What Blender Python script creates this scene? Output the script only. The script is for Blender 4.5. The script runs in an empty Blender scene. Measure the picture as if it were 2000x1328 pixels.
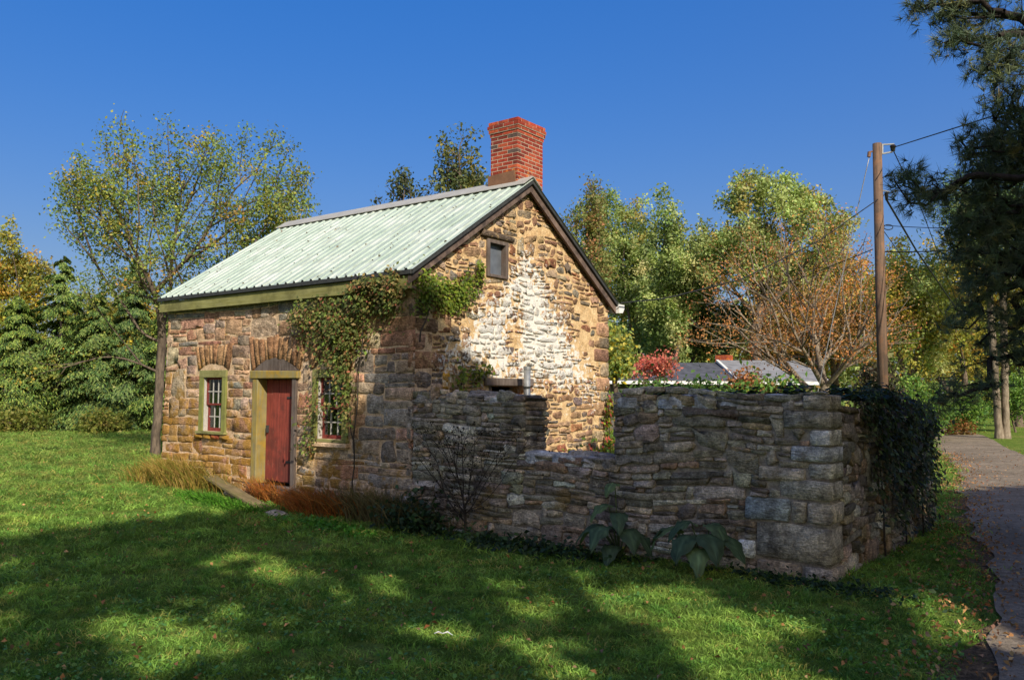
import bpy, math, random
import numpy as np
from mathutils import Matrix, Vector

# ------------------------------------------------------------------ camera, sky, sun, exposure
scene = bpy.context.scene
CAM = np.array([8.2526, -8.5259, 1.70])
YAW, PITCH, ROLL, FPX = -0.6504, 0.0624, 0.006, 1644.0

def cam_basis():
    f = np.array([math.cos(PITCH) * math.sin(YAW), math.cos(PITCH) * math.cos(YAW), math.sin(PITCH)])
    r = np.array([math.cos(YAW), -math.sin(YAW), 0.0])
    u = np.cross(r, f)
    return (r * math.cos(ROLL) + u * math.sin(ROLL), -r * math.sin(ROLL) + u * math.cos(ROLL), f)

CR, CU, CF = cam_basis()
cd = bpy.data.cameras.new('camera')
cam = bpy.data.objects.new('camera', cd)
scene.collection.objects.link(cam)
cd.sensor_width = 36.0
cd.lens = 36.0 * FPX / 2000.0
cd.clip_start, cd.clip_end = 0.05, 2000.0
cam.matrix_world = Matrix(((CR[0], CU[0], -CF[0], CAM[0]), (CR[1], CU[1], -CF[1], CAM[1]),
                           (CR[2], CU[2], -CF[2], CAM[2]), (0, 0, 0, 1)))
scene.camera = cam

SUN_EL = math.radians(33.0)
SH = np.array([0.848, -0.530])            # horizontal direction towards the sun
NH = np.array([0.530, 0.848])             # horizontal, square to it
KT = math.tan(SUN_EL)
world = bpy.data.worlds.new('World')
scene.world = world
world.use_nodes = True
wn, wl = world.node_tree.nodes, world.node_tree.links
bg = wn['Background']
sky = wn.new('ShaderNodeTexSky')
sky.sky_type = 'NISHITA'
sky.sun_disc = False
sky.sun_elevation = SUN_EL
sky.sun_rotation = math.atan2(SH[0], SH[1])
sky.altitude = 500.0
sky.air_density = 1.0
sky.dust_density = 8.0
sky.ozone_density = 4.0
hs = wn.new('ShaderNodeHueSaturation')
hs.inputs['Saturation'].default_value = 2.35
hs.inputs['Hue'].default_value = 0.5225
hs.inputs['Value'].default_value = 2.72
gm = wn.new('ShaderNodeGamma')
gm.inputs['Gamma'].default_value = 0.45
wl.new(sky.outputs[0], gm.inputs['Color'])
wl.new(gm.outputs[0], hs.inputs['Color'])
wl.new(hs.outputs[0], bg.inputs['Color'])
bg.inputs['Strength'].default_value = 0.12

sd = bpy.data.lights.new('sun', 'SUN')
sd.energy = 4.9
sd.angle = math.radians(0.53)
sd.color = (1.0, 0.93, 0.80)
sun = bpy.data.objects.new('sun', sd)
scene.collection.objects.link(sun)
sdir = Vector((SH[0] * math.cos(SUN_EL), SH[1] * math.cos(SUN_EL), math.sin(SUN_EL)))
sun.rotation_euler = sdir.to_track_quat('Z', 'Y').to_euler()
sun.location = (30, -20, 30)

vs = scene.view_settings
vs.view_transform = 'Standard'
vs.look = 'None'
vs.exposure = 0.15
vs.gamma = 1.0
vs.use_curve_mapping = False
scene.cycles.use_denoising = True
scene.cycles.max_bounces = 6
scene.cycles.transparent_max_bounces = 8

# ------------------------------------------------------------------ helpers
COL = scene.collection
RNG = np.random.default_rng(7)

def at(px, py, depth):
    """a point of the place from its bearing and its distance"""
    return CAM + depth * (CF + (px - 1000.0) / FPX * CR - (py - 664.0) / FPX * CU)

def srgb(r, g, b):
    o = []
    for c in (r, g, b):
        c = c / 255.0
        o.append(c / 12.92 if c <= 0.04045 else ((c + 0.055) / 1.055) ** 2.4)
    return np.array(o)

def gz(x, y):
    x = np.asarray(x, float); y = np.asarray(y, float)
    s = 1 / (1 + np.exp(-(-x - 3.0) / 1.2))
    b = 0.025 * np.sin(x * 0.9 + 0.4 * y) * np.sin(y * 0.7 - 0.3 * x) + 0.012 * np.sin(2.3 * x + 1) * np.sin(2.1 * y)
    return -0.15 + 0.16 * s + b

def empty(name, loc, label=None, cat=None, group=None):
    o = bpy.data.objects.new(name, None)
    o.location = tuple(float(v) for v in loc)
    o.empty_display_size = 0.2
    COL.objects.link(o)
    tag(o, label, cat, group)
    return o

def tag(o, label=None, cat=None, group=None, kind=None):
    if label: o['label'] = label
    if cat: o['category'] = cat
    if group: o['group'] = group
    if kind: o['kind'] = kind
    return o

def link(o, parent=None):
    COL.objects.link(o)
    if parent is not None:
        o.parent = parent
        if parent.type == 'EMPTY':
            o.matrix_parent_inverse = Matrix.Translation(-Vector(parent.location))
    return o

def np_mesh(name, V, F, mat, parent=None, cols=None, smooth=False):
    """V (n,3); F (m,k) index array or list of such arrays; cols (n,3)"""
    me = bpy.data.meshes.new(name)
    V = np.ascontiguousarray(V, dtype=np.float32)
    Fs = F if isinstance(F, list) else [F]
    Fs = [np.asarray(f, dtype=np.int32) for f in Fs if len(f)]
    me.vertices.add(len(V)); me.vertices.foreach_set('co', V.ravel())
    nl = sum(f.size for f in Fs); npoly = sum(len(f) for f in Fs)
    me.loops.add(nl); me.polygons.add(npoly)
    me.loops.foreach_set('vertex_index', np.concatenate([f.ravel() for f in Fs]))
    tot = np.concatenate([np.full(len(f), f.shape[1], np.int32) for f in Fs])
    st = np.concatenate([[0], np.cumsum(tot)[:-1]]).astype(np.int32)
    me.polygons.foreach_set('loop_start', st)
    me.polygons.foreach_set('loop_total', tot)
    if smooth: me.polygons.foreach_set('use_smooth', np.ones(npoly, bool))
    if cols is not None:
        a = me.color_attributes.new('Col', 'FLOAT_COLOR', 'POINT')
        c = np.ones((len(V), 4), np.float32); c[:, :3] = cols
        a.data.foreach_set('color', c.ravel())
    me.update(calc_edges=True)
    me.materials.append(mat)
    return link(bpy.data.objects.new(name, me), parent)

class MB:
    """collects polygons for one mesh"""
    def __init__(self): self.v, self.f, self.c = [], [], []
    def add(self, vs, fs, col=None):
        n = len(self.v); self.v += [tuple(map(float, p)) for p in vs]
        self.f += [tuple(i + n for i in f) for f in fs]
        if col is not None: self.c += [tuple(col)] * len(vs)
        return self
    def box(self, x0, x1, y0, y1, z0, z1, col=None):
        vs = [(x, y, z) for x in (x0, x1) for y in (y0, y1) for z in (z0, z1)]
        return self.add(vs, [(0, 1, 3, 2), (4, 6, 7, 5), (0, 4, 5, 1), (2, 3, 7, 6), (0, 2, 6, 4), (1, 5, 7, 3)], col)
    def hexa(self, p8, col=None):
        return self.add(p8, [(0, 1, 2, 3), (7, 6, 5, 4), (0, 4, 5, 1), (1, 5, 6, 2), (2, 6, 7, 3), (3, 7, 4, 0)], col)
    def tube(self, pts, rad, n=8, cap=True, col=None):
        pts = [Vector(p) for p in pts]
        rad = [float(q) for q in rad] if hasattr(rad, '__len__') else [float(rad)] * len(pts)
        vs, fs = [], []
        prev = None
        for i, p in enumerate(pts):
            d = (pts[min(i + 1, len(pts) - 1)] - pts[max(i - 1, 0)]).normalized()
            a = d.orthogonal().normalized() if prev is None else (prev - d * prev.dot(d)).normalized()
            prev = a
            b = d.cross(a)
            for k in range(n):
                t = 2 * math.pi * k / n
                vs.append(p + rad[i] * (math.cos(t) * a + math.sin(t) * b))
        for i in range(len(pts) - 1):
            for k in range(n):
                q = (k + 1) % n
                fs.append((i * n + k, i * n + q, (i + 1) * n + q, (i + 1) * n + k))
        if cap:
            fs.append(tuple(range(n - 1, -1, -1))); fs.append(tuple((len(pts) - 1) * n + k for k in range(n)))
        return self.add(vs, fs, col)
    def build(self, name, mat, parent=None, bevel=0.0, smooth=False):
        me = bpy.data.meshes.new(name)
        me.from_pydata(self.v, [], self.f)
        if self.c and len(self.c) == len(self.v):
            a = me.color_attributes.new('Col', 'FLOAT_COLOR', 'POINT')
            c = np.ones((len(self.v), 4), np.float32); c[:, :3] = np.array(self.c)
            a.data.foreach_set('color', c.ravel())
        if smooth: me.polygons.foreach_set('use_smooth', np.ones(len(me.polygons), bool))
        me.materials.append(mat)
        me.update()
        o = link(bpy.data.objects.new(name, me), parent)
        if bevel:
            m = o.modifiers.new('bevel', 'BEVEL'); m.width = bevel; m.segments = 1; m.limit_method = 'ANGLE'
        return o

# ------------------------------------------------------------------ materials
class NT:
    def __init__(self, name):
        self.m = bpy.data.materials.new(name); self.m.use_nodes = True
        self.t = self.m.node_tree; self.n = self.t.nodes
        self.b = self.n['Principled BSDF']; self.out = self.n['Material Output']
    def node(self, typ, ins=None, **kw):
        o = self.n.new(typ)
        for k, v in kw.items(): setattr(o, k, v)
        for k, v in (ins or {}).items(): self.set(o.inputs[k], v)
        return o
    def set(self, sock, v):
        if isinstance(v, bpy.types.NodeSocket): self.t.links.new(v, sock)
        elif isinstance(v, bpy.types.Node): self.t.links.new(v.outputs[0], sock)
        else:
            if hasattr(sock.default_value, '__len__') and hasattr(v, '__len__') and len(v) == 3 and len(sock.default_value) == 4:
                v = (*v, 1.0)
            sock.default_value = v
    def math(self, op, a, b=0.0, c=None, clamp=False):
        o = self.n.new('ShaderNodeMath'); o.operation = op; o.use_clamp = clamp
        self.set(o.inputs[0], a); self.set(o.inputs[1], b)
        if c is not None: self.set(o.inputs[2], c)
        return o.outputs[0]
    def mix(self, f, a, b, blend='MIX'):
        o = self.n.new('ShaderNodeMix'); o.data_type = 'RGBA'; o.blend_type = blend
        o.clamp_factor = True
        self.set(o.inputs[0], f); self.set(o.inputs[6], a); self.set(o.inputs[7], b)
        return o.outputs[2]
    def pos(self):
        return self.node('ShaderNodeNewGeometry').outputs['Position']
    def noise(self, scale, detail=3.0, rough=0.55, vec=None, dist=0.0):
        o = self.node('ShaderNodeTexNoise', {'Scale': scale, 'Detail': detail, 'Roughness': rough, 'Distortion': dist})
        self.set(o.inputs['Vector'], vec if vec is not None else self.pos())
        return o.outputs[0]
    def ramp(self, f, lo, hi, a=0.0, b=1.0, smooth=True):
        o = self.node('ShaderNodeMapRange', interpolation_type='SMOOTHSTEP' if smooth else 'LINEAR')
        for k, v in (('Value', f), ('From Min', lo), ('From Max', hi), ('To Min', a), ('To Max', b)): self.set(o.inputs[k], v)
        return o.outputs[0]
    def scaled(self, sx, sy, sz):
        o = self.node('ShaderNodeVectorMath', operation='MULTIPLY')
        self.set(o.inputs[0], self.pos()); o.inputs[1].default_value = (sx, sy, sz)
        return o.outputs[0]
    def bump(self, h, strength=0.5, dist=0.01):
        o = self.node('ShaderNodeBump', {'Strength': strength, 'Distance': dist, 'Height': h})
        self.t.links.new(o.outputs[0], self.b.inputs['Normal'])
    def finish(self, col, rough=0.85, spec=0.3, metal=0.0):
        self.set(self.b.inputs['Base Color'], col); self.set(self.b.inputs['Roughness'], rough)
        self.b.inputs['Specular IOR Level'].default_value = spec
        self.b.inputs['Metallic'].default_value = metal
        return self.m
    def attr(self, name='Col'):
        return self.node('ShaderNodeAttribute', attribute_name=name).outputs['Color']
    def xyz(self):
        o = self.node('ShaderNodeSeparateXYZ'); self.t.links.new(self.pos(), o.inputs[0])
        return o.outputs

def val_mul(N, col, f, lo, hi):
    """colour times a factor that runs lo..hi with f in 0..1"""
    m = N.ramp(f, 0.33, 0.67, lo, hi, smooth=False)
    c = N.node('ShaderNodeCombineXYZ', {'X': m, 'Y': m, 'Z': m})
    return N.mix(1.0, col, c.outputs[0], 'MULTIPLY')

def whitewash_mask(N):
    X, Y, Z = N.xyz()
    # the old lime-washed patch on the gable: a ragged triangle
    l = N.math('SUBTRACT', Y, N.math('MAXIMUM', N.math('ADD', N.math('MULTIPLY', Z, 1.10), -1.65), 0.75))
    r = N.math('SUBTRACT', N.math('ADD', N.math('MULTIPLY', Z, -0.86), 6.35), Y)
    b = N.math('SUBTRACT', Z, N.math('SUBTRACT', 2.02, N.math('MULTIPLY', N.math('SUBTRACT', Y, 1.2), 0.08)))
    d = N.math('MINIMUM', N.math('MINIMUM', l, r), b)
    dy = N.math('MULTIPLY', N.math('SUBTRACT', Y, 2.38), 2.2); dz = N.math('MULTIPLY', N.math('SUBTRACT', Z, 2.65), 0.85)
    hole = N.math('SUBTRACT', N.math('SQRT', N.math('ADD', N.math('MULTIPLY', dy, dy), N.math('MULTIPLY', dz, dz))), 0.30)
    d = N.math('MINIMUM', d, hole)
    n = N.noise(2.2, 3.0, 0.6); n2 = N.noise(13.0, 3.0, 0.65)
    e = N.math('ADD', d, N.math('ADD', N.math('MULTIPLY', N.math('SUBTRACT', n, 0.5), 1.3), N.math('MULTIPLY', N.math('SUBTRACT', n2, 0.54), 3.2)))
    return N.ramp(e, -0.12, 0.16)

def stone_mat(name, lichen=None, white=False, bump=0.7):
    N = NT(name)
    col = N.attr()
    n1 = N.noise(9.0, 4.0, 0.6)
    n2 = N.noise(46.0, 3.0, 0.6)
    n3 = N.noise(3.2, 3.0, 0.6, N.scaled(1.0, 1.0, 3.5))
    n4 = N.noise(24.0, 5.0, 0.7, N.scaled(0.6, 0.6, 2.2)); n5 = N.noise(130.0, 2.0, 0.6)
    col = val_mul(N, col, n1, 0.55, 1.42)
    col = val_mul(N, col, n4, 0.62, 1.36)
    col = val_mul(N, col, n2, 0.66, 1.32)
    col = val_mul(N, col, n5, 0.75, 1.25)
    col = N.mix(N.ramp(n3, 0.5, 0.72, 0.0, 0.45), col, srgb(124, 92, 62) if lichen != 'ruin' else srgb(88, 78, 66))
    if lichen == 'ruin': col = N.mix(1.0, col, (1.34, 1.32, 1.27), 'MULTIPLY')
    if lichen == 'facade':
        sm = N.ramp(N.noise(6.0, 5.0, 0.72), 0.565, 0.66)
        col = N.mix(N.math('MULTIPLY', sm, 0.6), col, srgb(204, 172, 136))
        so = N.ramp(N.noise(3.0, 4.0, 0.7, N.scaled(1.6, 1.6, 0.6)), 0.58, 0.72)
        col = N.mix(N.math('MULTIPLY', so, 0.5), col, srgb(92, 78, 66))
    if lichen == 'facade':
        X, Y, Z = N.xyz()
        k = N.math('ADD', N.math('MULTIPLY', N.math('SUBTRACT', 1.9, Z), 0.11), N.math('MULTIPLY', N.math('SUBTRACT', -3.2, X), 0.03))
        k = N.math('MINIMUM', N.math('MAXIMUM', k, -0.10), 0.2)
        m = N.ramp(N.math('ADD', N.noise(3.4, 5.0, 0.68), k), 0.56, 0.70)
        col = N.mix(N.math('MULTIPLY', m, 0.72), col, N.mix(n2, srgb(120, 86, 20), srgb(186, 140, 46)))
    elif lichen == 'ruin':
        m = N.ramp(N.noise(1.25, 5.0, 0.68), 0.585, 0.66)
        pz = N.ramp(N.noise(11.0, 5.0, 0.75), 0.54, 0.66)
        col = N.mix(N.math('MULTIPLY', pz, 0.55), col, srgb(150, 148, 140))
        col = N.mix(N.math('MULTIPLY', m, 0.62), col, N.mix(n2, srgb(104, 90, 40), srgb(158, 120, 54)))
        w = N.ramp(N.noise(3.1, 4.0, 0.7), 0.66, 0.71)
        col = N.mix(N.math('MULTIPLY', w, 0.55), col, srgb(196, 200, 202))
        dk = N.ramp(N.noise(2.0, 4.0, 0.65, N.scaled(1.3, 1.3, 0.5)), 0.50, 0.66)
        col = N.mix(N.math('MULTIPLY', dk, 0.5), col, srgb(66, 60, 54))
    elif lichen == 'gable':
        m = N.ramp(N.noise(2.1, 5.0, 0.7), 0.62, 0.70)
        col = N.mix(N.math('MULTIPLY', m, 0.7), col, N.mix(n2, srgb(130, 92, 24), srgb(196, 150, 40)))
        sm = N.ramp(N.noise(7.0, 4.0, 0.7), 0.56, 0.64)
        col = N.mix(N.math('MULTIPLY', sm, 0.65), col, srgb(206, 172, 122))
    if white:
        col = N.mix(N.math('MULTIPLY', whitewash_mask(N), 0.93), col, N.mix(N.ramp(N.noise(4.5, 5.0, 0.75), 0.52, 0.70, 0.0, 0.55), val_mul(N, tuple(srgb(224, 219, 210)), n2, 0.82, 1.12), srgb(206, 178, 140)))
    h = N.math('ADD', N.math('MULTIPLY', n1, 0.8), N.math('ADD', N.math('MULTIPLY', n2, 0.35), N.math('MULTIPLY', N.noise(20.0, 2.0, 0.5, N.scaled(1, 1, 3)), 0.5)))
    h = N.math('ADD', h, N.math('MULTIPLY', n4, 0.6))
    N.bump(h, bump, 0.045)
    return N.finish(col, 0.95, 0.1)

def mortar_mat(name, a, b, white=False, bump=0.6, lichen=False):
    N = NT(name)
    n1 = N.noise(6.0, 5.0, 0.65); n2 = N.noise(38.0, 3.0, 0.6)
    col = N.mix(N.ramp(n1, 0.3, 0.7), a, b)
    col = val_mul(N, col, n2, 0.72, 1.22)
    if lichen:
        m = N.ramp(N.noise(2.1, 5.0, 0.7), 0.57, 0.68)
        col = N.mix(N.math('MULTIPLY', m, 0.6), col, srgb(176, 128, 44))
    if white:
        col = N.mix(N.math('MULTIPLY', whitewash_mask(N), 0.9), col, srgb(226, 222, 212))
    N.bump(N.math('ADD', n1, N.math('MULTIPLY', n2, 0.5)), bump, 0.03)
    return N.finish(col, 0.95, 0.1)

def wood_mat(name, a, b, grain=(30, 30, 2.0), stain=None, rough=0.8, chip=None):
    N = NT(name)
    n1 = N.noise(1.0, 4.0, 0.65, N.scaled(*grain)); n2 = N.noise(4.0, 4.0, 0.6)
    col = N.mix(N.ramp(n1, 0.3, 0.72), a, b)
    col = val_mul(N, col, n2, 0.8, 1.18)
    if stain is not None:
        col = N.mix(N.math('MULTIPLY', N.ramp(N.noise(2.6, 4.0, 0.7), 0.50, 0.66), 0.75), col, stain)
    if chip is not None:
        col = N.mix(N.ramp(N.noise(1.0, 5.0, 0.7, N.scaled(34, 34, 5)), 0.62, 0.68), col, chip)
    N.bump(n1, 0.5, 0.008)
    return N.finish(col, rough, 0.25)

def plain_mat(name, c, rough=0.7, metal=0.0, var=0.15, scale=12.0, spec=0.3):
    N = NT(name)
    col = val_mul(N, tuple(c), N.noise(scale, 4.0, 0.6), 1 - var, 1 + var)
    return N.finish(col, rough, spec, metal)

def leaf_mat(name, trans=0.35, rough=0.55, spec=0.25):
    N = NT(name)
    col = N.attr()
    col = val_mul(N, col, N.noise(7.0, 2.0), 0.98, 1.26)
    N.finish(col, rough, spec)
    tr = N.node('ShaderNodeBsdfTranslucent', {'Color': N.mix(1.0, col, (1.25, 1.25, 0.7), 'MULTIPLY')})
    mx = N.node('ShaderNodeMixShader', {0: trans})
    N.t.links.new(N.b.outputs[0], mx.inputs[1]); N.t.links.new(tr.outputs[0], mx.inputs[2])
    N.t.links.new(mx.outputs[0], N.out.inputs['Surface'])
    return N.m

def bark_mat(name, a, b):
    N = NT(name)
    n = N.noise(1.0, 5.0, 0.7, N.scaled(14, 14, 3.5)); n2 = N.noise(2.5, 3.0)
    col = N.mix(N.ramp(n, 0.3, 0.7), a, b)
    col = val_mul(N, col, n2, 0.8, 1.2)
    N.bump(n, 0.8, 0.03)
    return N.finish(col, 0.92, 0.15)

def roof_mat():
    N = NT('painted_roof_metal')
    streak = N.noise(1.0, 5.0, 0.65, N.scaled(9, 1.2, 1.2)); n2 = N.noise(26.0, 3.0, 0.6); n3 = N.noise(1.3, 4.0, 0.6)
    col = N.mix(N.ramp(streak, 0.3, 0.7), srgb(150, 166, 150), srgb(186, 196, 182))
    col = N.mix(N.ramp(n3, 0.45, 0.7, 0, 0.6), col, srgb(200, 204, 194))
    d1 = N.ramp(N.noise(1.0, 5.0, 0.7, N.scaled(14, 2.2, 2.2)), 0.50, 0.66)
    col = N.mix(N.math('MULTIPLY', d1, 0.45), col, srgb(124, 130, 112))
    d2 = N.ramp(N.noise(5.0, 5.0, 0.75), 0.60, 0.68)
    col = N.mix(N.math('MULTIPLY', d2, 0.4), col, srgb(206, 206, 192))
    X, Y, Z = N.xyz()
    left = N.ramp(X, -6.4, -4.6, 0.05, 0.0)
    rust = N.ramp(N.math('ADD', N.noise(1.0, 5.0, 0.75, N.scaled(26, 5, 5)), left), 0.67, 0.71)
    col = N.mix(N.math('MULTIPLY', rust, 0.85), col, N.mix(n2, srgb(126, 72, 34), srgb(92, 84, 70)))
    N.bump(N.math('ADD', streak, n2), 0.12, 0.01)
    return N.finish(col, 0.55, 0.35, 0.0)

def brick_mat():
    N = NT('chimney_brick')
    n1 = N.noise(18.0, 4.0, 0.65)
    col = val_mul(N, N.attr(), n1, 0.72, 1.25)
    X, Y, Z = N.xyz()
    li = N.ramp(N.math('ADD', N.noise(7.0, 4.0, 0.7), N.ramp(Z, 5.3, 5.75, 0.10, -0.06)), 0.60, 0.70)
    col = N.mix(N.math('MULTIPLY', li, 0.7), col, srgb(206, 120, 44))
    N.bump(n1, 0.4, 0.01)
    return N.finish(col, 0.9, 0.15)

def ground_mat():
    N = NT('lawn_soil')
    n1 = N.noise(0.55, 5.0, 0.65); n2 = N.noise(7.0, 4.0, 0.65); n3 = N.noise(60.0, 3.0, 0.7)
    n4 = N.noise(0.16, 4.0, 0.6)
    col = N.mix(N.ramp(n2, 0.3, 0.72), srgb(84, 108, 38), srgb(124, 144, 58))
    col = N.mix(N.ramp(n1, 0.48, 0.72, 0, 0.55), col, srgb(152, 150, 78))
    col = N.mix(N.ramp(n4, 0.56, 0.68, 0, 0.5), col, srgb(150, 138, 78))
    col = val_mul(N, col, n3, 0.55, 1.4)
    # bare strips by the road and at the house foot
    X, Y, Z = N.xyz()
    N.bump(N.math('ADD', n2, n3), 0.9, 0.06)
    return N.finish(col, 0.95, 0.1)

def grass_mat():
    N = NT('grass_blades')
    r = N.node('ShaderNodeObjectInfo').outputs['Random']
    n1 = N.noise(0.7, 4.0, 0.6); n2 = N.noise(5.0, 3.0)
    col = N.mix(N.ramp(n2, 0.3, 0.7), srgb(94, 136, 58), srgb(144, 172, 80))
    col = N.mix(N.ramp(n1, 0.52, 0.75, 0, 0.55), col, srgb(164, 168, 74))
    col = N.mix(N.ramp(r, 0.90, 0.97, 0, 0.8), col, srgb(168, 150, 86))
    col = val_mul(N, col, r, 0.55, 1.35)
    col = val_mul(N, col, N.noise(2.2, 5.0, 0.7), 0.70, 1.3)
    cl = N.ramp(N.noise(1.1, 5.0, 0.7), 0.56, 0.62)
    col = N.mix(N.math('MULTIPLY', cl, 0.55), col, srgb(70, 112, 56))
    X, Y, Z = N.xyz()
    dr = N.ramp(N.math('ADD', N.noise(3.3, 5.0, 0.75), N.ramp(X, -2.0, -9.0, 0.0, 0.12)), 0.58, 0.72)
    col = N.mix(N.math('MULTIPLY', dr, 0.5), col, srgb(160, 144, 84))
    N.finish(col, 0.6, 0.15)
    tr = N.node('ShaderNodeBsdfTranslucent', {'Color': N.mix(1.0, col, (1.2, 1.3, 0.5), 'MULTIPLY')})
    mx = N.node('ShaderNodeMixShader', {0: 0.35})
    N.t.links.new(N.b.outputs[0], mx.inputs[1]); N.t.links.new(tr.outputs[0], mx.inputs[2])
    N.t.links.new(mx.outputs[0], N.out.inputs['Surface'])
    return N.m

def road_mat():
    N = NT('worn_asphalt')
    n1 = N.noise(0.8, 4.0); n2 = N.noise(70.0, 3.0, 0.7)
    col = N.mix(N.ramp(n1, 0.3, 0.7), srgb(120, 108, 92), srgb(142, 128, 110))
    col = val_mul(N, col, n2, 0.7, 1.3)
    col = val_mul(N, col, N.noise(9.0, 5.0, 0.75), 0.62, 1.35)
    col = N.mix(N.math('MULTIPLY', N.ramp(N.noise(1.7, 5.0, 0.7), 0.52, 0.66), 0.45), col, srgb(112, 98, 82))
    vo = N.node('ShaderNodeTexVoronoi', {'Scale': 1.1}, feature='DISTANCE_TO_EDGE')
    wv = N.node('ShaderNodeVectorMath', operation='ADD'); N.set(wv.inputs[0], N.pos())
    nz = N.node('ShaderNodeTexNoise', {'Scale': 2.5}); N.t.links.new(N.pos(), nz.inputs['Vector']); N.t.links.new(nz.outputs['Color'], wv.inputs[1])
    N.t.links.new(wv.outputs[0], vo.inputs['Vector'])
    col = N.mix(N.ramp(vo.outputs['Distance'], 0.0, 0.02, 0.55, 0.0), col, srgb(60, 56, 50))
    N.bump(n2, 0.5, 0.01)
    return N.finish(col, 0.95, 0.05)

def glass_mat():
    N = NT('old_window_glass')
    n = N.node('ShaderNodeFresnel', {'IOR': 1.5})
    gl = N.node('ShaderNodeBsdfGlossy', {'Roughness': 0.03, 'Color': (0.9, 0.95, 1.0)})
    tr = N.node('ShaderNodeBsdfTransparent', {'Color': (0.86, 0.9, 0.9)})
    mx = N.node('ShaderNodeMixShader', {0: N.math('ADD', N.math('MULTIPLY', n.outputs[0], 1.4), 0.02, clamp=True)})
    N.t.links.new(tr.outputs[0], mx.inputs[1]); N.t.links.new(gl.outputs[0], mx.inputs[2])
    N.t.links.new(mx.outputs[0], N.out.inputs['Surface'])
    return N.m

M = {}
M['facade_stone'] = stone_mat('facade_stone', 'facade')
M['gable_stone'] = stone_mat('gable_stone', 'gable', white=True, bump=0.9)
M['ruin_stone'] = stone_mat('ruin_stone', 'ruin', bump=0.9)
M['facade_mortar'] = mortar_mat('facade_mortar', srgb(222, 192, 158), srgb(182, 150, 114), lichen=True)
M['gable_mortar'] = mortar_mat('gable_mortar', srgb(226, 194, 148), srgb(190, 154, 108), white=True, bump=0.9)
M['ruin_mortar'] = mortar_mat('ruin_earth_joint', srgb(172, 160, 144), srgb(126, 116, 104), bump=0.9)
M['green_wood'] = wood_mat('olive_painted_wood', srgb(126, 122, 68), srgb(144, 140, 92), (2.2, 30, 30), stain=srgb(100, 96, 56))
M['green_wood_v'] = wood_mat('olive_painted_frame', srgb(118, 118, 58), srgb(138, 138, 78), (30, 30, 2.2), stain=srgb(110, 104, 60))
M['lichen_wood'] = wood_mat('lichen_covered_jamb', srgb(150, 128, 60), srgb(134, 126, 96), (30, 30, 2.2), stain=srgb(168, 132, 40))
M['grey_wood'] = wood_mat('weathered_grey_wood', srgb(112, 100, 92), srgb(82, 70, 62), (26, 26, 3), stain=srgb(96, 80, 70))
M['rake_wood'] = wood_mat('dark_rake_board', srgb(124, 104, 92), srgb(90, 74, 66), (6, 6, 6), stain=srgb(60, 52, 48))
M['dark_metal'] = plain_mat('dark_drip_edge', srgb(58, 58, 56), 0.6, 0.0, 0.25)
M['red_door'] = wood_mat('faded_red_planks', srgb(146, 68, 54), srgb(112, 52, 44), (26, 26, 1.6), stain=srgb(98, 52, 44), chip=srgb(166, 112, 92))
M['red_sash'] = wood_mat('red_sash_paint', srgb(132, 60, 52), srgb(104, 46, 42), (30, 30, 8), chip=srgb(150, 110, 100))
M['muntin'] = plain_mat('pale_muntin_paint', srgb(176, 170, 160), 0.7, 0, 0.15, 30)
M['white_paint'] = plain_mat('chalky_white_paint', srgb(222, 220, 214), 0.6, 0, 0.08, 9)
M['glass'] = glass_mat()
M['curtain'] = plain_mat('white_curtain', srgb(214, 214, 210), 0.9, 0, 0.1, 6)
M['dark_room'] = plain_mat('dark_interior_plaster', srgb(60, 54, 48), 0.95)
M['roof'] = roof_mat()
M['ridge'] = plain_mat('dull_ridge_metal', srgb(166, 162, 152), 0.5, 0.0, 0.1, 5)
M['brick'] = brick_mat()
M['brick_mortar'] = plain_mat('brick_mortar', srgb(172, 152, 130), 0.95, 0, 0.15, 25)
M['flashing'] = plain_mat('brown_flashing', srgb(122, 88, 64), 0.6, 0, 0.15, 8)
M['galv'] = plain_mat('galvanised_pipe', srgb(150, 150, 148), 0.45, 0.5, 0.2, 14)
M['orange_board'] = plain_mat('faded_orange_board', srgb(192, 120, 82), 0.8, 0, 0.15, 8)
M['ground'] = ground_mat()
M['grass'] = grass_mat()
M['road'] = road_mat()
M['leaf'] = leaf_mat('leaves')
M['needle'] = leaf_mat('needles', 0.12, 0.6)
M['dry'] = leaf_mat('dry_stems', 0.25, 0.8, 0.1)
M['bark'] = bark_mat('grey_brown_bark', srgb(124, 108, 92), srgb(76, 66, 58))
M['pale_bark'] = bark_mat('pale_bark', srgb(150, 136, 118), srgb(112, 98, 82))
M['dark_bark'] = bark_mat('dark_pine_bark', srgb(58, 50, 46), srgb(36, 32, 30))
M['twig'] = bark_mat('dead_twigs', srgb(84, 74, 64), srgb(56, 50, 46))
M['pole'] = wood_mat('utility_pole_wood', srgb(120, 94, 74), srgb(84, 70, 60), (22, 22, 1.2), stain=srgb(128, 94, 70))
M['cable'] = plain_mat('black_cable', srgb(34, 34, 36), 0.6)
M['guy'] = plain_mat('guy_wire_steel', srgb(150, 150, 150), 0.5, 0.3)
M['porcelain'] = plain_mat('brown_porcelain', srgb(34, 30, 30), 0.2, 0, 0.1, 10, 0.6)
M['shingle'] = plain_mat('dark_asphalt_shingle', srgb(78, 80, 88), 0.95, 0, 0.35, 3)
M['shingle_pale'] = plain_mat('grey_asphalt_shingle', srgb(128, 128, 132), 0.95, 0, 0.25, 3)
M['plank'] = wood_mat('old_plank', srgb(132, 116, 84), srgb(104, 92, 66), (3, 30, 30), stain=srgb(110, 104, 60))

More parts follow.
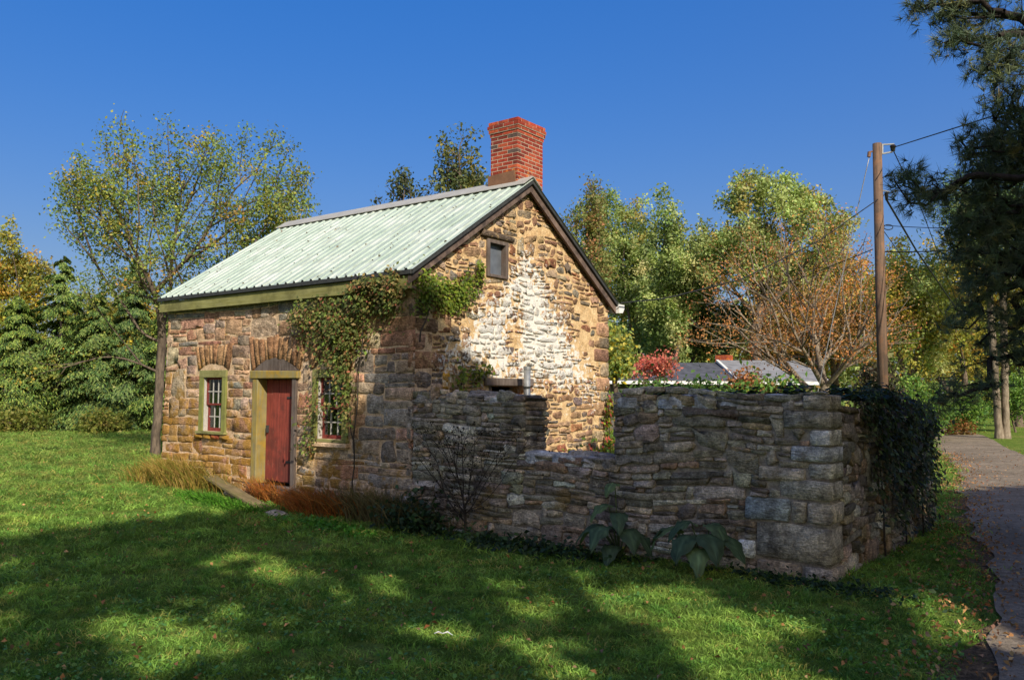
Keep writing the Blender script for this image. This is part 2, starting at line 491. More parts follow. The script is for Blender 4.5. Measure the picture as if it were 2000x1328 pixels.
# ------------------------------------------------------------------ the ground, the road
def ground():
    g1 = np.concatenate([-np.geomspace(420, 14, 26), np.arange(-13.5, 13.6, 0.45), np.geomspace(14, 420, 26)])
    X, Y = np.meshgrid(g1 + 0.0, g1 + 2.0, indexing='ij')
    V = np.stack([X, Y, gz(X, Y)], -1).reshape(-1, 3)
    n = len(g1)
    i, j = np.meshgrid(np.arange(n - 1), np.arange(n - 1), indexing='ij')
    a = (i * n + j).ravel()
    o = np_mesh('lawn', V, np.stack([a, a + n, a + n + 1, a + 1], 1), M['ground'], smooth=True)
    tag(o, 'wide mown lawn around the stone cottage', None, None, 'structure')
ground()

ROAD_L = np.array([(7.9, -14), (7.55, -6), (7.3, -2), (7.18, -0.2), (6.94, 1.35), (6.46, 3.6), (5.81, 6.6), (4.25, 15.4), (2.5, 22.7), (0.0, 34.3), (-3.5, 46), (-9, 58)], float)
def resample(P, step):
    d = np.concatenate([[0], np.cumsum(np.linalg.norm(np.diff(P, axis=0), axis=1))])
    s = np.arange(0, d[-1], step)
    return np.stack([np.interp(s, d, P[:, k]) for k in range(P.shape[1])], 1)
RL = resample(ROAD_L, 0.25)
for _ in range(40): RL[1:-1] = 0.25 * RL[:-2] + 0.5 * RL[1:-1] + 0.25 * RL[2:]
def road():
    T = np.gradient(RL, axis=0); T /= np.linalg.norm(T, axis=1)[:, None]
    Nn = np.stack([T[:, 1], -T[:, 0]], 1)
    rows = []
    jit = 0.05 * np.sin(np.arange(len(RL)) * 0.31) + np.convolve(0.09 * RNG.normal(size=len(RL)), np.ones(3) / 3, 'same') + 0.05 * np.sin(np.arange(len(RL)) * 0.83 + 1)
    for k, w in enumerate((0.0, 0.5, 1.1, 1.7, 2.2)):
        P = RL + Nn * (w + (jit if k == 0 else 0) [:, None] if k == 0 else w)
        rows.append(np.column_stack([P, gz(P[:, 0], P[:, 1]) + 0.03 + 0.02 * (1 - abs(w - 1.1) / 1.1)]))
    V = np.concatenate(rows); n = len(RL)
    F = []
    for k in range(4):
        a = np.arange(n - 1) + k * n
        F.append(np.stack([a, a + n, a + n + 1, a + 1], 1))
    o = np_mesh('road', V, np.concatenate(F), M['road'], smooth=True)
    tag(o, 'narrow grey asphalt lane curving past the wall', None, None, 'structure')
road()
def verge():
    rng = np.random.default_rng(12)
    T = np.gradient(RL, axis=0); T /= np.linalg.norm(T, axis=1)[:, None]
    Nn = np.stack([T[:, 1], -T[:, 0]], 1)
    n = len(RL)
    w0 = -0.16 + np.convolve(0.22 * rng.normal(size=n), np.ones(4) / 4, 'same')
    rows = []
    for w in (w0, w0 * 0.4, np.full(n, 0.4)):
        P = RL + Nn * w[:, None]
        rows.append(np.column_stack([P, gz(P[:, 0], P[:, 1]) + 0.012]))
    V = np.concatenate(rows)
    a = np.concatenate([np.arange(n - 1), np.arange(n - 1) + n])
    N = NT('leaf_litter_soil')
    n1 = N.noise(14.0, 5.0, 0.75); n2 = N.noise(60.0, 3.0, 0.7)
    col = N.mix(N.ramp(n1, 0.35, 0.65), srgb(92, 78, 62), srgb(150, 124, 94))
    col = val_mul(N, col, n2, 0.6, 1.4)
    N.bump(N.math('ADD', n1, n2), 1.0, 0.05)
    o = np_mesh('verge', V, np.stack([a, a + n, a + n + 1, a + 1], 1), N.finish(col, 0.95, 0.05))
    tag(o, 'bare strip of soil and leaf litter along the lane', None, None, 'structure')
verge()
def road_dist(x, y):
    """signed distance east of the lane's left edge (rough)"""
    ex = np.interp(y, RL[:, 1], RL[:, 0])
    return x - ex

# ------------------------------------------------------------------ stone laying
def pack(u0, u1, v0, v1, wm, ws, hm, hs_, rng, hmin=0.05, wmin=0.09):
    sky_ = [[u0, u1, v0]]
    out = []
    guard = 0
    while guard < 6000:
        guard += 1
        i = min(range(len(sky_)), key=lambda k: sky_[k][2])
        x0, x1, h = sky_[i]
        if h >= v1: break
        a = x1 - x0
        nl = sky_[i - 1][2] if i > 0 else None
        nr = sky_[i + 1][2] if i < len(sky_) - 1 else None
        w = wm * math.exp(rng.normal(0, ws)); ht = max(hmin, hm * math.exp(rng.normal(0, hs_)))
        ht = min(ht, 1.15 * max(w, 0.1))
        if a < wmin:
            top = min([t for t in (nl, nr) if t is not None] or [h + ht]); w = a
            top = min(top, h + 3 * ht)
        else:
            if a < 1.45 * w or a - w < wmin * 1.3: w = a if a < 2.0 * wm * 1.6 else a / 2
            top = h + ht
            for t in (nl, nr):
                if t is not None and t > h + 1e-6 and abs(top - t) < 0.5 * hm: top = t
        right = rng.random() < 0.5
        r = (x1 - w, x1) if right else (x0, x0 + w)
        out.append([r[0], r[1], h, top])
        new = []
        if r[0] - x0 > 1e-6: new.append([x0, r[0], h])
        new.append([r[0], r[1], top])
        if x1 - r[1] > 1e-6: new.append([r[1], x1, h])
        sky_[i:i + 1] = new
        m = [sky_[0]]
        for s in sky_[1:]:
            if abs(s[2] - m[-1][2]) < 1e-6: m[-1][1] = s[1]
            else: m.append(s)
        sky_ = m
    return out

def clip(poly, a, b, c):
    """keep a*u + b*v <= c"""
    out = []
    n = len(poly)
    for i in range(n):
        p, q = poly[i], poly[(i + 1) % n]
        dp, dq = a * p[0] + b * p[1] - c, a * q[0] + b * q[1] - c
        if dp <= 0: out.append(p)
        if (dp < 0 < dq) or (dq < 0 < dp):
            t = dp / (dp - dq)
            out.append((p[0] + t * (q[0] - p[0]), p[1] + t * (q[1] - p[1])))
    return out

def area(poly):
    return 0.5 * abs(sum(p[0] * q[1] - q[0] * p[1] for p, q in zip(poly, poly[1:] + poly[:1])))

def outline(r, rng, joint, rough=0.07, cut=0.22):
    x0, x1, y0, y1 = r[0] + joint / 2, r[1] - joint / 2, r[2] + joint / 2, r[3] - joint / 2
    if x1 - x0 < 0.02 or y1 - y0 < 0.015: return None
    m = min(x1 - x0, y1 - y0)
    def c(): return m * (0.05 + cut * rng.random())
    P = []
    w = x1 - x0
    P += [(x0, y0 + c()), (x0 + c() * 1.3, y0)]
    if w > 0.2: P.append((x0 + w * rng.uniform(0.35, 0.65), y0))
    P += [(x1 - c() * 1.3, y0), (x1, y0 + c()), (x1, y1 - c()), (x1 - c() * 1.3, y1)]
    if w > 0.2: P.append((x0 + w * rng.uniform(0.35, 0.65), y1))
    P += [(x0 + c() * 1.3, y1), (x0, y1 - c())]
    j = rough * m
    return [(p[0] + rng.uniform(-j, j), p[1] + rng.uniform(-j, j)) for p in P]

def stone_geo(poly, rng, proud, back, mapf, ins=0.016, tilt=0.012):
    """a roughly dressed stone on a wall: 12 to 50 triangles"""
    n = len(poly)
    P = np.array(poly)
    c = P.mean(0); hw = np.maximum(np.abs(P - c).max(0), 0.012)
    k = np.maximum((hw - ins * rng.uniform(0.7, 1.5)) / hw, 0.45)
    Q = c + (P - c) * k
    tx, ty = rng.normal(0, tilt, 2)
    def w(p, base): return base + tx * (p[0] - c[0]) / hw[0] + ty * (p[1] - c[1]) / hw[1]
    e = proud * 0.45
    V = [mapf(p[0], p[1], -back) for p in P]
    V += [mapf(p[0], p[1], w(p, e) + rng.normal(0, 0.003)) for p in P]
    V += [mapf(p[0], p[1], w(p, proud) + rng.normal(0, 0.004)) for p in Q]
    V.append(mapf(c[0] + rng.normal(0, 0.1) * hw[0], c[1] + rng.normal(0, 0.1) * hw[1], proud + abs(rng.normal(0, 0.008))))
    F4 = []
    for lay in (0, 1):
        for i in range(n):
            j = (i + 1) % n
            F4.append((lay * n + i, lay * n + j, (lay + 1) * n + j, (lay + 1) * n + i))
    F3 = [(2 * n + i, 2 * n + (i + 1) % n, 3 * n) for i in range(n)]
    return V, F4, F3

def warp(seed, amp, f=1.7):
    r = np.random.default_rng(seed)
    ph = r.uniform(0, 6.28, 12); k = r.uniform(0.6, 2.2, 12) * f
    def g(u, v):
        du = sum(math.sin(k[i] * v * (1.3) + ph[i]) for i in range(3)) / 3
        dv = sum(math.sin(k[i + 3] * u + 0.8 * k[i] * v + ph[i + 3]) for i in range(4)) / 4
        return u + amp * 0.6 * du, v + amp * dv
    return g

def lay(u0, u1, v0, v1, spec, clips, obst, mapf, seed, drop=None):
    """returns a list of (area, V, F4, F3, centre)"""
    rng = np.random.default_rng(seed)
    wf = warp(seed + 1, spec['warp'])
    res = []
    for r in pack(u0, u1, v0, v1, spec['w'], spec['ws'], spec['h'], spec['hs'], rng):
        P = outline(r, rng, spec['joint'], spec.get('rough', 0.08), spec.get('cut', 0.22))
        if P is None: continue
        P = [wf(*p) for p in P]
        for a, b, c in clips:
            P = clip(P, a, b, c)
            if len(P) < 3: break
        if len(P) < 3: continue
        A0 = area(P)
        ok = True
        for (a0, a1, b0, b1) in obst:
            xs = [p[0] for p in P]; ys = [p[1] for p in P]
            if max(xs) <= a0 or min(xs) >= a1 or max(ys) <= b0 or min(ys) >= b1: continue
            best = max((clip(P, 1, 0, a0), clip(P, -1, 0, -a1), clip(P, 0, 1, b0), clip(P, 0, -1, -b1)), key=lambda q: area(q) if len(q) > 2 else 0)
            if len(best) < 3 or area(best) < 0.22 * A0: ok = False; break
            P = best
        if not ok or area(P) < 0.0012: continue
        if len(P) > 12: P = P[:12]
        c = np.mean(P, axis=0)
        if drop and drop(c[0], c[1], rng): continue
        V, F4, F3 = stone_geo(P, rng, max(0.006, rng.normal(spec['proud'], spec['proud'] * 0.4)), spec['back'], mapf, spec.get('ins', 0.016), spec.get('tilt', 0.012))
        res.append((area(P), V, F4, F3, c))
    return res

def stone_colors(stones, pal, rng, fn=None):
    cols = []
    W = np.array([p[1] for p in pal], float); W /= W.sum()
    for s in stones:
        if fn is not None:
            q = fn(s[4][0], s[4][1], rng)
            if q is not None:
                cols.append(np.clip(np.array(q) * rng.uniform(0.85, 1.15), 0.01, 0.9)); continue
        c = srgb(*pal[rng.choice(len(pal), p=W)][0])
        cols.append(np.clip(c * rng.uniform(0.80, 1.22) * (1 + rng.normal(0, 0.04, 3)), 0.01, 0.9))
    return cols

def build_stones(batches, limit):
    """batches: list of (stones, cols, mat, parent). The `limit` that show largest become parts, the rest one joined part per parent"""
    allst = []
    for bi, (st, co, mt, pa) in enumerate(batches):
        for s, c in zip(st, co):
            ctr = np.mean(np.array(s[1]), axis=0)
            d = np.linalg.norm(ctr - CAM)
            allst.append((s[0] / d ** 2, bi, s, c))
    allst.sort(key=lambda q: -q[0])
    for _, bi, s, c in allst[:limit]:
        _, _, mt, pa = batches[bi]
        V = np.array(s[1])
        np_mesh('stone', V, [np.array(s[2]), np.array(s[3])], mt, pa, np.tile(c, (len(V), 1)))
    for bi, (st, co, mt, pa) in enumerate(batches):
        V, F4, F3, C, n = [], [], [], [], 0
        for _, b2, s, c in allst[limit:]:
            if b2 != bi: continue
            V.append(np.array(s[1])); F4.append(np.array(s[2]) + n); F3.append(np.array(s[3]) + n)
            C.append(np.tile(c, (len(s[1]), 1))); n += len(s[1])
        if V:
            o = np_mesh('small_stones', np.concatenate(V), [np.concatenate(F4), np.concatenate(F3)], mt, pa, np.concatenate(C))
            o['kind'] = 'stuff'

# ------------------------------------------------------------------ the cottage
L, W, ZR = 6.25, 5.37, 5.253
OV = 0.13
ZE = 3.43
SL = (ZR - ZE) / (W / 2 + OV)             # slope of the roof
def roof_z(y): return ZR - SL * abs(y - W / 2)
ZT = 3.13                                  # top of the front masonry
def batter(z): return -L - 0.04 - 0.10 * max(0.0, 1 - z / 2.6)
map_front = lambda u, v, w: (u, -w + 0.02, v)
map_gable = lambda u, v, w: (w - 0.02, u, v)
map_left = lambda u, v, w: (-L - w, u, v)
house = empty('stone_cottage', (-3.1, 2.7, -0.15), 'small old stone cottage with pale green metal roof, red door and brick chimney', 'cottage')

OPEN = {'w1': (-5.17, -4.37, 1.00, 2.06), 'door': (-3.60, -2.49, 0.20, 2.04), 'w2': (-2.11, -1.30, 0.98, 2.04)}
ARCH = {'w1': (-5.22, -4.32, 2.06, 2.17, 2.50), 'door': (-3.66, -2.43, 2.03, 2.22, 2.58), 'w2': (-2.16, -1.25, 2.04, 2.15, 2.46)}

def wall_front_core():
    mb = MB()
    us = sorted({-L, 0.0} | {o[0] for o in OPEN.values()} | {o[1] for o in OPEN.values()})
    vs_ = sorted({-0.5, ZT + 0.12} | {o[2] for o in OPEN.values()} | {o[3] for o in OPEN.values()})
    for a, b in zip(us, us[1:]):
        run = None
        for c, d in zip(vs_, vs_[1:]):
            m = ((a + b) / 2, (c + d) / 2)
            hole = any(o[0] < m[0] < o[1] and o[2] < m[1] < o[3] for o in OPEN.values())
            if hole:
                if run: mb.box(a, b, 0.02, 0.42, *run); run = None
            else:
                run = (run[0], d) if run else (c, d)
        if run: mb.box(a, b, 0.02, 0.42, *run)
    # battered left end
    mb.add([(-L - 0.13, 0.02, -0.5), (-L, 0.02, -0.5), (-L, 0.02, 3.2), (-L - 0.02, 0.02, 3.2),
            (-L - 0.13, W, -0.5), (-L, W, -0.5), (-L, W, 3.2), (-L - 0.02, W, 3.2)],
           [(0, 1, 2, 3), (4, 7, 6, 5), (0, 3, 7, 4), (3, 2, 6, 7), (1, 5, 6, 2), (0, 4, 5, 1)])
    return mb.build('front_wall', M['facade_mortar'], house)
front_wall = wall_front_core()

GW = (1.66, 2.20, 3.52, 4.12)
GL = (1.75, 2.80, 0.9, 1.80)
def gable_core(x0, x1, opens, name, mat):
    mb = MB()
    ys = sorted({0.42, W / 2, W} | {o[0] for o in opens} | {o[1] for o in opens})
    def top(y): return roof_z(y) - 0.10
    def prism(a, b, z0a, z0b, z1a, z1b):
        mb.hexa([(x0, a, z0a), (x1, a, z0a), (x1, b, z0b), (x0, b, z0b), (x0, a, z1a), (x1, a, z1a), (x1, b, z1b), (x0, b, z1b)])
    for a, b in zip(ys, ys[1:]):
        m = (a + b) / 2; z = -0.5
        for o in sorted(opens, key=lambda q: q[2]):
            if o[0] < m < o[1]:
                prism(a, b, z, z, o[2], o[2]); z = o[3]
        prism(a, b, z, z, top(a), top(b))
    return mb.build(name, mat, house)
gable_wall = gable_core(-0.42, -0.02, [GW, GL], 'gable_wall', M['gable_mortar'])
gable_core(-L, -L + 0.4, [], 'far_gable_wall', M['facade_mortar'])
MB().box(-L, -0.42, W - 0.4, W - 0.002, -0.5, 3.3).build('rear_wall', M['facade_mortar'], house)
MB().box(-0.42, -0.02, 0.03, 0.42, -0.5, roof_z(0.03) - 0.12).build('corner_core', M['facade_mortar'], house)
MB().box(-L + 0.41, -0.43, 0.43, W - 0.41, 0.05, 0.12).build('inside_floor', M['dark_room'], house)
MB().box(-L + 0.41, -0.43, 0.43, W - 0.41, 2.75, 2.85).build('loft_floor', M['dark_room'], house)

FAC_PAL = [((184, 149, 117), 5), ((172, 134, 105), 5), ((160, 118, 95), 3), ((188, 164, 137), 4), ((164, 146, 128), 3), ((146, 137, 128), 1.2), ((164, 117, 90), 0.8), ((160, 134, 113), 3)]
GAB_PAL = [((168, 135, 105), 5), ((150, 117, 92), 4), ((132, 103, 81), 3), ((164, 144, 119), 3), ((132, 119, 105), 3), ((114, 105, 97), 1.5), ((154, 105, 78), 1.5)]
RUIN_PAL = [((165, 154, 137), 4), ((145, 135, 118), 5), ((123, 113, 99), 4), ((180, 167, 146), 3), ((154, 132, 108), 3), ((103, 95, 84), 2), ((193, 187, 173), 1)]

def voussoirs(key, n, rng):
    """upright stones set as a flat relieving arch over an opening"""
    u0, u1, vs0, crown, top = ARCH[key]
    res = []
    mid = (u0 + u1) / 2; half = (u1 - u0) / 2
    edges = np.linspace(0, 1, n + 1); edges[1:-1] += rng.uniform(-0.25, 0.25, n - 1) / n
    def low(t): return vs0 + (crown - vs0) * (1 - ((t - 0.5) * 2) ** 2)
    fan = 0.13
    for a, b in zip(edges[:-1], edges[1:]):
        a2, b2 = a + 0.003, b - 0.003
        tj = top + rng.uniform(-0.05, 0.03)
        def U(t, up): return u0 + (u1 - u0) * t + up * fan * (t - 0.5) * 2
        P = [(U(a2, 0), low(a2)), (U((a + b) / 2, 0), low((a + b) / 2)), (U(b2, 0), low(b2)), (U(b2, .5) , (low(b2) + tj) / 2), (U(b2, 1), tj), (U((a + b) / 2, 1), tj + rng.uniform(0, 0.02)), (U(a2, 1), tj), (U(a2, .5), (low(a2) + tj) / 2)]
        V, F4, F3 = stone_geo(P, rng, 0.028, 0.06, map_front, 0.006, 0.004)
        res.append((area(P), V, F4, F3, np.mean(P, axis=0)))
    return res

def cottage_masonry():
    rng = np.random.default_rng(11)
    spec = dict(w=0.36, ws=0.48, h=0.150, hs=0.40, warp=0.04, joint=0.016, proud=0.011, back=0.03, cut=0.13, rough=0.12, tilt=0.005, ins=0.010)
    ob = []
    for k, o in OPEN.items():
        ob.append((o[0] - 0.01, o[1] + 0.01, o[2] - (0.06 if k != 'door' else 0.3), o[3]))
    for k, a in ARCH.items():
        ob.append((a[0] - 0.08, a[1] + 0.08, a[2] - 0.02, a[4] + 0.0))
    ob.append((-5.3, -4.3, 0.90, 1.02))
    ob.append((-2.2, -1.2, 0.84, 1.0))
    clips = [(-1, 0.10 / 2.6, L + 0.14), (1, 0, 0.02), (0, 1, ZT + 0.06), (0, -1, 0.45)]
    st = lay(-L - 0.2, 0.06, -0.45, ZT + 0.2, spec, clips, ob, map_front, 21)
    for k, n in (('w1', 8), ('door', 11), ('w2', 8)): st += voussoirs(k, n, rng)
    def fcol(u, v, r):
        for kk, a in ARCH.items():
            if a[0] - 0.06 < u < a[1] + 0.06 and a[2] - 0.02 < v < a[4]: return srgb(*[(166, 130, 94), (154, 118, 84), (148, 110, 80)][r.integers(3)])
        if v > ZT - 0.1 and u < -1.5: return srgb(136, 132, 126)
        if u > -1.1 and v < 2.2 and r.random() < 0.6: return srgb(*[(156, 146, 134), (134, 122, 110), (162, 144, 122)][r.integers(3)])  # near-corner stones greyed: the shade lying there is put into their colour
        return None
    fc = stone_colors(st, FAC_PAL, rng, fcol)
    # gable
    spec2 = dict(w=0.225, ws=0.48, h=0.092, hs=0.42, warp=0.07, joint=0.024, proud=0.014, back=0.03, cut=0.42, rough=0.22, tilt=0.012)
    obg = [(GW[0] - 0.02, GW[1] + 0.02, GW[2] - 0.02, GW[3] + 0.13), (GL[0] - 0.02, GL[1] + 0.02, GL[2], GL[3] + 0.15)]
    qrects = []
    v = -0.2
    qr = np.random.default_rng(5)
    k = 0
    while v < 3.0:                                           # dressed corner stones at both ends of the gable
        h = qr.uniform(0.16, 0.30)
        qrects.append((0.0, qr.uniform(0.5, 0.75) if k % 2 else qr.uniform(0.28, 0.42), v, v + h))
        qrects.append((W - (qr.uniform(0.28, 0.4) if k % 2 else qr.uniform(0.4, 0.6)), W + 0.02, v, v + h * 0.98))
        v += h; k += 1
    sg = []
    for r in qrects:
        P = outline(r, qr, 0.022, 0.05, 0.15)
        if r[3] > roof_z(r[0] + 0.05) - 0.2 and r[0] < 1: continue
        V, F4, F3 = stone_geo(P, qr, 0.028, 0.05, map_gable, 0.014, 0.006)
        sg.append((area(P), V, F4, F3, np.mean(P, axis=0)))
    c = ZR - 0.14
    clg = [(-SL, 1, c - SL * W / 2), (SL, 1, c + SL * W / 2), (-1, 0, 0.0), (1, 0, W + 0.01)]
    def drop(u, v, r):
        if 4.25 < u < 4.95 and 2.0 < v < 3.3: return r.random() < 0.75           # smeared render
        if abs(u - 2.45) < 0.22 and abs(v - 2.6) < 0.4: return r.random() < 0.25
        return r.random() < 0.05
    sg += lay(-0.1, W + 0.1, -0.3, ZR, spec2, clg, obg + qrects, map_gable, 33, drop)
    def gcol(u, v, r):
        if u < 0.75 and v < 2.4 and r.random() < 0.65: return srgb(*[(150, 140, 128), (126, 114, 102), (114, 104, 96)][r.integers(3)])  # low stones by the shaded corner greyed too, shade worked into the colour
        if 0.35 < u < 0.85 and 1.6 < v < 1.95: return srgb(196, 148, 52)
        return None
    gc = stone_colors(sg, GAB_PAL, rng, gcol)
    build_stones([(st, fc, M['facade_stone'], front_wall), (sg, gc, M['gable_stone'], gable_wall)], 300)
cottage_masonry()

def arc_panel(name, key, y0, y1, mat, parent, inset=0.0):
    u0, u1, v0, crown, top = ARCH[key]
    u0 += 0.05; u1 -= 0.05
    n = 10
    vs_, fs = [], []
    for y in (y0, y1):
        vs_.append((u0, y, v0 - 0.002)); vs_.append((u1, y, v0 - 0.002))
        for i in range(n + 1):
            t = 1 - i / n
            vs_.append((u0 + (u1 - u0) * t, y, v0 + (crown - v0 + 0.02) * (1 - ((t - 0.5) * 2) ** 2)))
    m = n + 3
    fs.append(tuple(range(m))); fs.append(tuple(range(2 * m - 1, m - 1, -1)))
    for i in range(m):
        j = (i + 1) % m
        fs.append((i, m + i, m + j, j))
    return MB().add(vs_, fs).build(name, mat, parent)

def window(key, curtain):
    o = OPEN[key]
    u0, u1, v0, v1 = o
    root = MB().box(u0 + 0.001, u0 + 0.12, -0.012, 0.10, v0, v1 - 0.13).build('window', M['green_wood_v'], house, 0.004)
    MB().box(u1 - 0.12, u1 - 0.001, -0.012, 0.10, v0, v1 - 0.13).build('frame', M['green_wood_v'], root, 0.004)
    MB().box(u0 + 0.001, u1 - 0.001, -0.016, 0.10, v1 - 0.128, v1).build('frame', M['green_wood'], root, 0.004)
    MB().box(u0 - 0.03, u1 + 0.03, -0.055, 0.14, v0 - 0.045, v0 - 0.002).build('sill', M['green_wood'], root, 0.004)
    MB().box(u0 + 0.121, u0 + 0.135, 0.012, 0.16, v0 + 0.001, v1 - 0.13).build('jamb_lining', M['muntin'], root)
    MB().box(u1 - 0.135, u1 - 0.121, 0.012, 0.16, v0 + 0.001, v1 - 0.13).build('jamb_lining', M['white_paint'], root)
    a, b = u0 + 0.137, u1 - 0.137
    zt, zb = v1 - 0.133, v0 + 0.004
    zm = (zt + zb) / 2
    for (s0, s1, y) in ((zm - 0.012, zt, 0.055), (zb, zm + 0.012, 0.092)):
        st = 0.032
        bot = 0.055 if s0 == zb else 0.03
        sash = MB().box(a, a + st, y, y + 0.032, s0, s1).box(b - st, b, y, y + 0.032, s0, s1).box(a + st, b - st, y + 0.001, y + 0.031, s1 - st, s1).box(a + st, b - st, y + 0.001, y + 0.031, s0, s0 + bot).build('sash', M['red_sash'], root)
        i0, i1, j0, j1 = a + st, b - st, s0 + bot, s1 - st
        for k in (1, 2):
            x = i0 + (i1 - i0) * k / 3
            MB().box(x - 0.009, x + 0.009, y + 0.004, y + 0.028, j0, j1).build('muntin', M['muntin'], sash)
        z = (j0 + j1) / 2
        MB().box(i0, i1, y + 0.005, y + 0.027, z - 0.009, z + 0.009).build('muntin', M['muntin'], sash)
        for k in range(3):
            for q in range(2):
                x0, x1 = i0 + (i1 - i0) * k / 3 + 0.009, i0 + (i1 - i0) * (k + 1) / 3 - 0.009
                z0, z1 = (j0, z - 0.009) if q == 0 else (z + 0.009, j1)
                MB().box(x0, x1, y + 0.014, y + 0.018, z0, z1).build('pane', M['glass'], sash)
    # curtain hanging inside
    vs_, fs = [], []
    n = 24
    for i in range(n + 1):
        x = a + (b - a) * (i / n)
        for z in (v0 - 0.05, v0 + curtain * (v1 - v0)):
            vs_.append((x, 0.26 + 0.02 * math.sin(i * 1.9), z))
    for i in range(n): fs.append((2 * i, 2 * i + 2, 2 * i + 3, 2 * i + 1))
    MB().add(vs_, fs).build('curtain', M['curtain'], root)
    arc_panel('arch_panel', key, 0.0, 0.06, M['grey_wood'] if key == 'door' else M['facade_mortar'], root)
    return root
window('w1', 0.30)
window('w2', 0.62)

def sill_stones():
    rng = np.random.default_rng(3)
    for i, (x, c) in enumerate(((-5.24, (120, 98, 64)), (-5.0, (134, 110, 74)), (-4.74, (140, 70, 48)), (-4.5, (128, 106, 80)))):
        P = outline((x, x + 0.22, 0.86, 0.945), rng, 0.015, 0.08)
        V, F4, F3 = stone_geo(P, rng, 0.07, 0.05, map_front)
        np_mesh('stone', np.array(V), [np.array(F4), np.array(F3)], M['facade_stone'], front_wall, np.tile(srgb(*c), (len(V), 1)))
    MB().box(-2.16, -1.25, -0.07, 0.05, 0.86, 0.93).build('stone', M['facade_mortar'], front_wall, 0.012)
sill_stones()

def door():
    u0, u1, v0, v1 = OPEN['door']
    zt = 1.90
    root = MB().box(u0 + 0.145, u1 - 0.11, 0.172, 0.20, v0 + 0.02, zt).build('door', M['dark_room'], house)
    x0, x1 = u0 + 0.15, u1 - 0.115
    n = 5
    rng = random.Random(2)
    for i in range(n):
        a, b = x0 + (x1 - x0) * i / n, x0 + (x1 - x0) * (i + 1) / n - 0.006
        MB().box(a, b, 0.145 + rng.uniform(0, 0.006), 0.17, v0 + 0.03 + rng.uniform(0, 0.02), zt - rng.uniform(0.005, 0.02)).build('plank', M['red_door'], root, 0.003)
    MB().box(x0 + 0.06, x0 + 0.075, 0.10, 0.15, 1.02, 1.14).build('handle', M['dark_metal'], root)
    MB().tube([(x1 - 0.1, 0.142, 1.1), (x1 - 0.1, 0.128, 1.1)], 0.02, 10).build('lock', M['dark_metal'], root)
    for z in (v0 + 0.35, zt - 0.32):
        MB().box(x1 - 0.30, x1 - 0.01, 0.136, 0.1445, z, z + 0.032).build('hinge', M['dark_metal'], root)
    # plain heavy frame
    MB().box(u0, u0 + 0.14, -0.03, 0.24, v0 - 0.05, zt).build('door_post', M['lichen_wood'], house, 0.008)
    MB().box(u1 - 0.105, u1, -0.02, 0.24, v0 - 0.05, zt).build('door_post', M['grey_wood'], house, 0.008)
    MB().add([(u0 - 0.06, -0.05, zt + 0.002), (u1 + 0.06, -0.05, zt + 0.002), (u1 + 0.06, -0.05, v1 - 0.02), (u0 - 0.06, -0.05, v1 - 0.0),
              (u0 - 0.06, 0.25, zt + 0.002), (u1 + 0.06, 0.25, zt + 0.002), (u1 + 0.06, 0.25, v1 - 0.02), (u0 - 0.06, 0.25, v1 - 0.0)],
             [(0, 1, 2, 3), (4, 7, 6, 5), (0, 3, 7, 4), (1, 5, 6, 2), (3, 2, 6, 7), (0, 4, 5, 1)]).build('lintel', M['lichen_wood'], house, 0.012)
    arc_panel('arch_panel', 'door', -0.012, 0.05, M['grey_wood'], house)
    MB().box(u0 - 0.02, u1 + 0.02, -0.10, 0.3, v0 - 0.15, v0).build('threshold', M['grey_wood'], house, 0.01)
door()

# gable window, lower opening, pipe
def gable_openings():
    y0, y1, z0, z1 = GW
    root = MB().box(-0.10, -0.085, y0 + 0.07, y1 - 0.07, z0 + 0.05, z1 - 0.06).build('loft_window', plain_mat('dusty_pane', srgb(96, 100, 106), 0.35, 0, 0.25, 4, 0.5), house)
    MB().box(-0.12, 0.016, y0, y0 + 0.07, z0, z1).build('frame', M['grey_wood'], root, 0.005)
    MB().box(-0.12, 0.016, y1 - 0.07, y1, z0, z1).build('frame', M['grey_wood'], root, 0.005)
    MB().box(-0.12, 0.014, y0 + 0.071, y1 - 0.071, z1 - 0.06, z1).build('frame', M['grey_wood'], root, 0.005)
    MB().box(-0.12, 0.022, y0 + 0.071, y1 - 0.071, z0, z0 + 0.045).build('frame', M['grey_wood'], root, 0.005)
    rng = np.random.default_rng(8)
    P = outline((y0 - 0.16, y1 + 0.18, z1 + 0.015, z1 + 0.13), rng, 0.01, 0.06, 0.3)
    V, F4, F3 = stone_geo(P, rng, 0.06, 0.05, map_gable)
    np_mesh('lintel_stone', np.array(V), [np.array(F4), np.array(F3)], M['gable_stone'], gable_wall, np.tile(srgb(104, 90, 78), (len(V), 1)))
    y0, y1, z0, z1 = GL
    MB().box(-0.30, 0.03, y0 - 0.12, y1 + 0.10, z1 + 0.005, z1 + 0.13).build('wooden_lintel', M['grey_wood'], house, 0.012)
    b = MB().box(-0.24, -0.22, y0, y1, z0, z1 - 0.17).build('boarded_opening', M['orange_board'], house)
    for i in range(4):
        z = z0 + 0.01 + i * 0.18
        MB().box(-0.219, -0.20, y0 + 0.01, y1 - 0.01, z, z + 0.17).build('board', M['orange_board'], b, 0.004)
    MB().box(-0.20, -0.04, y0 - 0.0, y0 + 0.10, z0, z1).build('side_post', M['grey_wood'], house)
gable_openings()

pipe = MB().tube([(0.30, 2.32, -0.2), (0.30, 2.32, 1.2), (0.30, 2.335, 2.10)], 0.055, 14).build('vent_pipe', M['galv'], None, 0, True)
tag(pipe, 'grey metal pipe standing upright before the gable wall', 'pipe')
MB().tube([(0.30, 2.32, 1.77), (0.30, 2.32, 1.80)], 0.063, 14).build('strap', M['dark_metal'], pipe)
MB().tube([(0.30, 2.335, 2.07), (0.30, 2.335, 2.12)], 0.062, 14).build('collar', M['galv'], pipe)

